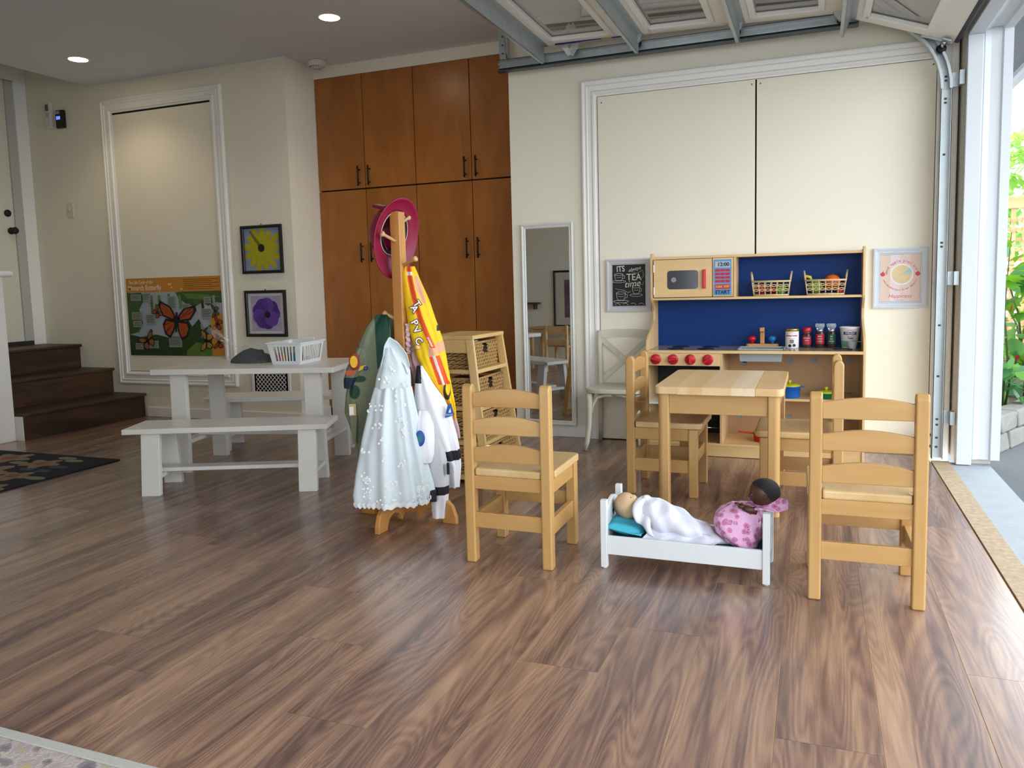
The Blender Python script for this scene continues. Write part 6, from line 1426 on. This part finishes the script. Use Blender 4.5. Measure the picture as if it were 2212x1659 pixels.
# doll 2
fx = Vector((-.94, -.14, -.16)).normalized(); cz2 = Vector((.30, .05, .95)); cz2 = (cz2 - fx * cz2.dot(fx)).normalized(); sy2 = cz2.cross(fx)
D2 = thing('baby_doll', 'dark skinned baby doll in a pink floral dress sitting at the bed foot', 'doll', (-.22, 2.695, .10))
MH2 = WM[D2].inverted() @ Matrix.Translation((-.150, 2.700, .275)) @ Matrix(((fx.x, sy2.x, cz2.x, 0), (fx.y, sy2.y, cz2.y, 0), (fx.z, sy2.z, cz2.z, 0), (0, 0, 0, 1)))
MDK = mat('doll_skin_dark', '#4a2d22', .4, var=.06)
h2 = head(D2, .047, MDK, mat('doll_lip_dark', '#5a2f2a', .45), mat('iris_black', '#0d0a09', .2), MH2)
hc = MB(); hc.M = MH2
def curlfn(d): return headfn(d) * 1.03 + .014 * noise.noise(d * 22)
cap(hc, .047, 0, 1.5, (-.70, 0, .62), curlfn, 120, 60); hc.build('hair', mat('doll_hair_black', '#17161a', .55, bump=1., bscale=400), h2)
def floral():
    m = bpy.data.materials.new('pink_rose_print'); m.use_nodes = True; nt = m.node_tree; n = nt.nodes; L = nt.links.new; b = n['Principled BSDF']; b.inputs['Roughness'].default_value = .8
    tc = n.new('ShaderNodeTexCoord'); vo = n.new('ShaderNodeTexVoronoi'); vo.inputs['Scale'].default_value = 46; L(tc.outputs['Object'], vo.inputs['Vector'])
    nz = n.new('ShaderNodeTexNoise'); nz.inputs['Scale'].default_value = 140; L(tc.outputs['Object'], nz.inputs['Vector'])
    ad = n.new('ShaderNodeMath'); ad.operation = 'MULTIPLY_ADD'; ad.inputs[1].default_value = .35; L(nz.outputs[0], ad.inputs[0]); L(vo.outputs['Distance'], ad.inputs[2])
    cr = n.new('ShaderNodeValToRGB'); cr.color_ramp.interpolation = 'CONSTANT'; e = cr.color_ramp.elements; e[0].position = 0; e[0].color = hexc('#8e3b62'); e[1].position = .78; e[1].color = hexc('#dba9cf')
    for p, c in ((.30, '#c9709b'), (.40, '#7d3457'), (.43, '#cf83ac'), (.56, '#8b4068'), (.60, '#dba9cf')): q = e.new(p); q.color = hexc(c)
    L(ad.outputs[0], cr.inputs[0]); L(cr.outputs[0], b.inputs['Base Color']); MATS['pink_rose_print'] = m; return m
MFL = floral()
def dress2(u, v):
    a = 2 * math.pi * u
    c_ = interp([(0, -.262, .112), (.12, -.268, .118), (.4, -.250, .160), (.62, -.222, .200), (.8, -.195, .218), (1, -.172, .232)], v)
    r_ = interp([(0, .014, .05, .01), (.06, .046, .088, .014), (.2, .056, .088, .030), (.45, .066, .080, .046), (.65, .066, .074, .040), (.82, .050, .060, .026), (1, .022, .026, .012)], v)
    # body axis leans toward the footboard
    x = c_[0] + .018 + r_[0] * math.cos(a) ; y = 2.692 + r_[1] * math.sin(a); z = c_[1] + r_[2] * math.cos(a) * -.9 + .03 * v
    nn = noise.noise(Vector((x * 20 + 9, y * 20, z * 20))) * .010 + .004 * math.sin(6 * a + v * 6)
    return (x + nn * math.cos(a), y + nn * math.sin(a), max(.1015, z + nn * .6))
def dress3(u, v):
    a = 2 * math.pi * u; z = lerp(.1035, .236, v)
    xl_ = interp([(.1035, -.250), (.115, -.275), (.14, -.302), (.17, -.315), (.195, -.312), (.215, -.292), (.236, -.255)], z)[0]; xr = interp([(.1035, -.165), (.13, -.155), (.19, -.155), (.236, -.175)], z)[0]
    ry = interp([(.1035, .078), (.14, .086), (.19, .078), (.22, .055), (.236, .030)], z)[0]; c = math.cos(a); s = math.sin(a); c2 = math.copysign(abs(c) ** .8, c); s2 = math.copysign(abs(s) ** .8, s)
    nn = noise.noise(Vector((c * 1.6 + 9, s * 1.6, z * 22))) * .010 + .0035 * math.sin(7 * a + z * 60)
    return ((xl_ + xr) / 2 + (xr - xl_) / 2 * c2 + nn * c, 2.692 + ry * s2 + nn * s, z)
dg = MB().grid(dress3, 80, 50, True); dtop = [dress3(i / 80, 1) for i in range(80)]
dg.add(dtop, [tuple(range(80))], True); dg.build('dress', MFL, D2, True)
def collar(u, v):
    x = lerp(-.215, -.075, u); w_ = interp([(0, .03), (.3, .062), (.7, .055), (1, .018)], u)[0]; y = 2.700 + (v - .5) * 2 * w_; z = .222 + .030 * u * (1 if u < .9 else 1) + .010 * math.sin(v * 9 + u * 6) + .014 * math.sin(math.pi * u) - .02 * (2 * v - 1) ** 2
    return (x, y, z)
MB().grid(collar, 30, 20).build('hood', MFL, D2, True, solid=.005, recalc=False)
# arm and hand
arm = MB(); arm.tube([(-.175, 2.655, .222), (-.195, 2.645, .228), (-.214, 2.642, .236)], [.014, .0125, .010], 12); arm.sphere((-.220, 2.642, .240), .0125, 16, 10, (1, .8, .75))
for k, (dx, dy, dz, ln) in enumerate(((-.8, -.3, .5, .015), (-.9, -.1, .45, .018), (-.92, .1, .42, .018), (-.85, .3, .4, .015), (-.1, -.6, .75, .014))):
    d = Vector((dx, dy, dz)).normalized(); p = Vector((-.226 if k < 4 else -.216, 2.636 + .004 * k if k < 4 else 2.634, .243 if k < 4 else .246)); arm.tube([p, p + d * ln * .55 + Vector((0, 0, .001)), p + d * ln - Vector((0, 0, .002))], [.0038, .0035, .0024], 8)
arm.build('arm', MDK, D2, True)

# ---------------------------------------------------------------- rugs
def rug(name, label, pts, z, body, cols_, nfl, edge):
    cx_ = sum(p[0] for p in pts) / len(pts); cy_ = sum(p[1] for p in pts) / len(pts); t = thing(name, label, 'rug', (cx_, cy_, .0005))
    MB().prism(pts, .0005, z, 'XY').build('pile', body, t, True, bevel=.002)
    return t
r1 = rug('flower_rug', 'dark navy rug with tan flowers at the foot of the stairs', [(-3.874, 3.443), (-4.95, 3.443), (-4.95, 2.40), (-3.50, 2.40)] if False else [(-3.874, 3.443), (-5.15, 3.443), (-5.15, 1.95), (-3.88, 1.95)], .009, mat('navy_pile', '#141a24', .95, var=.4, scale=60, bump=.8, bscale=300), None, 0, None)
rr2 = random.Random(8)
for (x, y, s_) in ((-4.25, 3.22, .11), (-4.42, 2.98, .16), (-4.12, 2.95, .10), (-4.60, 3.28, .13), (-4.0, 2.72, .09), (-4.75, 2.9, .12), (-4.2, 2.5, .13), (-4.6, 2.5, .12)):
    pts = [(x + s_ * (1 + .28 * math.cos(5 * a)) * math.cos(a), y + s_ * .8 * (1 + .28 * math.cos(5 * a)) * math.sin(a)) for a in [k * math.pi / 20 for k in range(40)]]
    f = MB().prism(pts, .009, .0102, 'XY').build('flower_motif', mat('rug_tan', '#84715a', .95, var=.3, scale=60), r1, True)
    MB().lathe([(0, .0103), (s_ * .35, .0103)], (x, y, .001), 16, cap=False).build('flower_centre', mat('rug_rose', '#8d4a44', .95, var=.3, scale=60), f, True)
    for k in range(3):
        a = rr2.uniform(0, 6.28); px_, py_ = x + s_ * 1.7 * math.cos(a), y + s_ * 1.4 * math.sin(a)
        if -5.1 < px_ < -3.95 and 2.0 < py_ < 3.38: MB().prism([(px_ + .07 * math.cos(q * math.pi / 8), py_ + .03 * math.sin(q * math.pi / 8)) for q in range(16)], .009, .0100, 'XY').build('leaf_motif', mat('rug_slate' if k % 2 else 'rug_cream', '#3b4552' if k % 2 else '#7d7a68', .95), r1, True)
def beige():
    m = mat('faded_rug_pile', '#a8a09a', .95, var=0, bump=.9, bscale=260); nt = m.node_tree; n = nt.nodes; L = nt.links.new; tc = n.new('ShaderNodeTexCoord'); nz = n.new('ShaderNodeTexNoise'); nz.inputs['Scale'].default_value = 26; nz.inputs['Detail'].default_value = 5; L(tc.outputs['Object'], nz.inputs['Vector'])
    cr = n.new('ShaderNodeValToRGB'); e = cr.color_ramp.elements; e[0].position = .3; e[0].color = hexc('#6d6670'); e[1].position = .7; e[1].color = hexc('#b3a878')
    for p, c in ((.42, '#8d8488'), (.5, '#b9b0aa'), (.58, '#a99aa0')): q = e.new(p); q.color = hexc(c)
    L(nz.outputs[0], cr.inputs[0]); L(cr.outputs[0], n['Principled BSDF'].inputs['Base Color']); return m
r2 = rug('faded_rug', 'faded beige and mauve patterned rug with pale bound edge', [(-1.2, 1.148), (-3.2, 1.148), (-3.2, .75), (-1.2, .75)] if False else [(-.90, 1.138), (-1.85, 1.138), (-1.85, .75), (-.90, .75)], .010, beige(), None, 0, None)
MB().box(-1.85, -.90, 1.138, 1.166, .0005, .011).build('bound_edge', mat('rug_binding', '#b3b2ad', .9, var=.08, scale=80, bump=.5, bscale=300), r2, True, bevel=.003)

# ---------------------------------------------------------------- corner behind the photographer, seen in the mirror
M_PINE = wood('raw_pine', '#b58e5a', '#c9a470', '#d6b585', 'X', .5)
dk = thing('pine_desk', 'small raw pine desk against the rear wall, seen in the mirror', 'desk', (-3.52, 1.155, 0))
MB().box(-.28, .36, -.14, .14, .46, .48).build('top', M_PINE, dk, bevel=.003)
for x in (-.26, .34):
    for y in (-.12, .12): MB().box(x - .018, x + .018, y - .018, y + .018, 0, .46).build('leg', M_PINE, dk, bevel=.002)
MB().box(-.24, .32, .105, .12, .39, .46).build('apron', M_PINE, dk)
pcx = thing('pine_chair', 'small raw pine chair at the pine desk, seen in the mirror', 'chair', (-3.30, 1.44, 0))
for x in (-.13, .13):
    MB().box(x - .014, x + .014, .10, .13, 0, .52).build('back_post', M_PINE, pcx, bevel=.002); MB().box(x - .014, x + .014, -.13, -.10, 0, .28).build('leg', M_PINE, pcx, bevel=.002)
for z in (.45, .30): MB().box(-.116, .116, .108, .122, z, z + .06).build('back_slat', M_PINE, pcx)
MB().box(-.15, .15, -.14, .098, .28, .298).build('seat', M_PINE, pcx, bevel=.003)
lp = thing('large_picture', 'large black framed artwork with wide mat over the pine desk, seen in the mirror', 'picture', (-3.28, 1.002, .80))
Mf = Matrix.Rotation(math.pi, 4, 'Z')
fq = MB(); fq.M = Mf; frame(fq, -.34, .34, -.33, .33, 0, BLK); fq.build('frame', mat('black_frame', '#121214', .4), lp, recalc=False)
MB().box(-.32, .32, .001, .004, -.31, .31).build('mat_board', mat('mat_cream', '#c9c3b4', .7), lp)
MB().box(-.20, .20, .004, .006, -.22, .22).build('art', mat('art_mixed', '#6a5a66', .6, var=.7, scale=6), lp)
ws = thing('wall_shelf', 'small dark wall shelf on the rear wall, seen in the mirror', 'shelf', (-4.05, 1.002, .74))
MB().box(-.25, .25, .002, .09, 0, .02).build('board', mat('shelf_brown', '#4a3322', .6), ws, bevel=.003)
MB().box(-.20, -.18, .002, .07, -.06, 0).build('bracket', mat('shelf_brown', '#4a3322', .6), ws); MB().box(.18, .20, .002, .07, -.06, 0).build('bracket', mat('shelf_brown', '#4a3322', .6), ws)
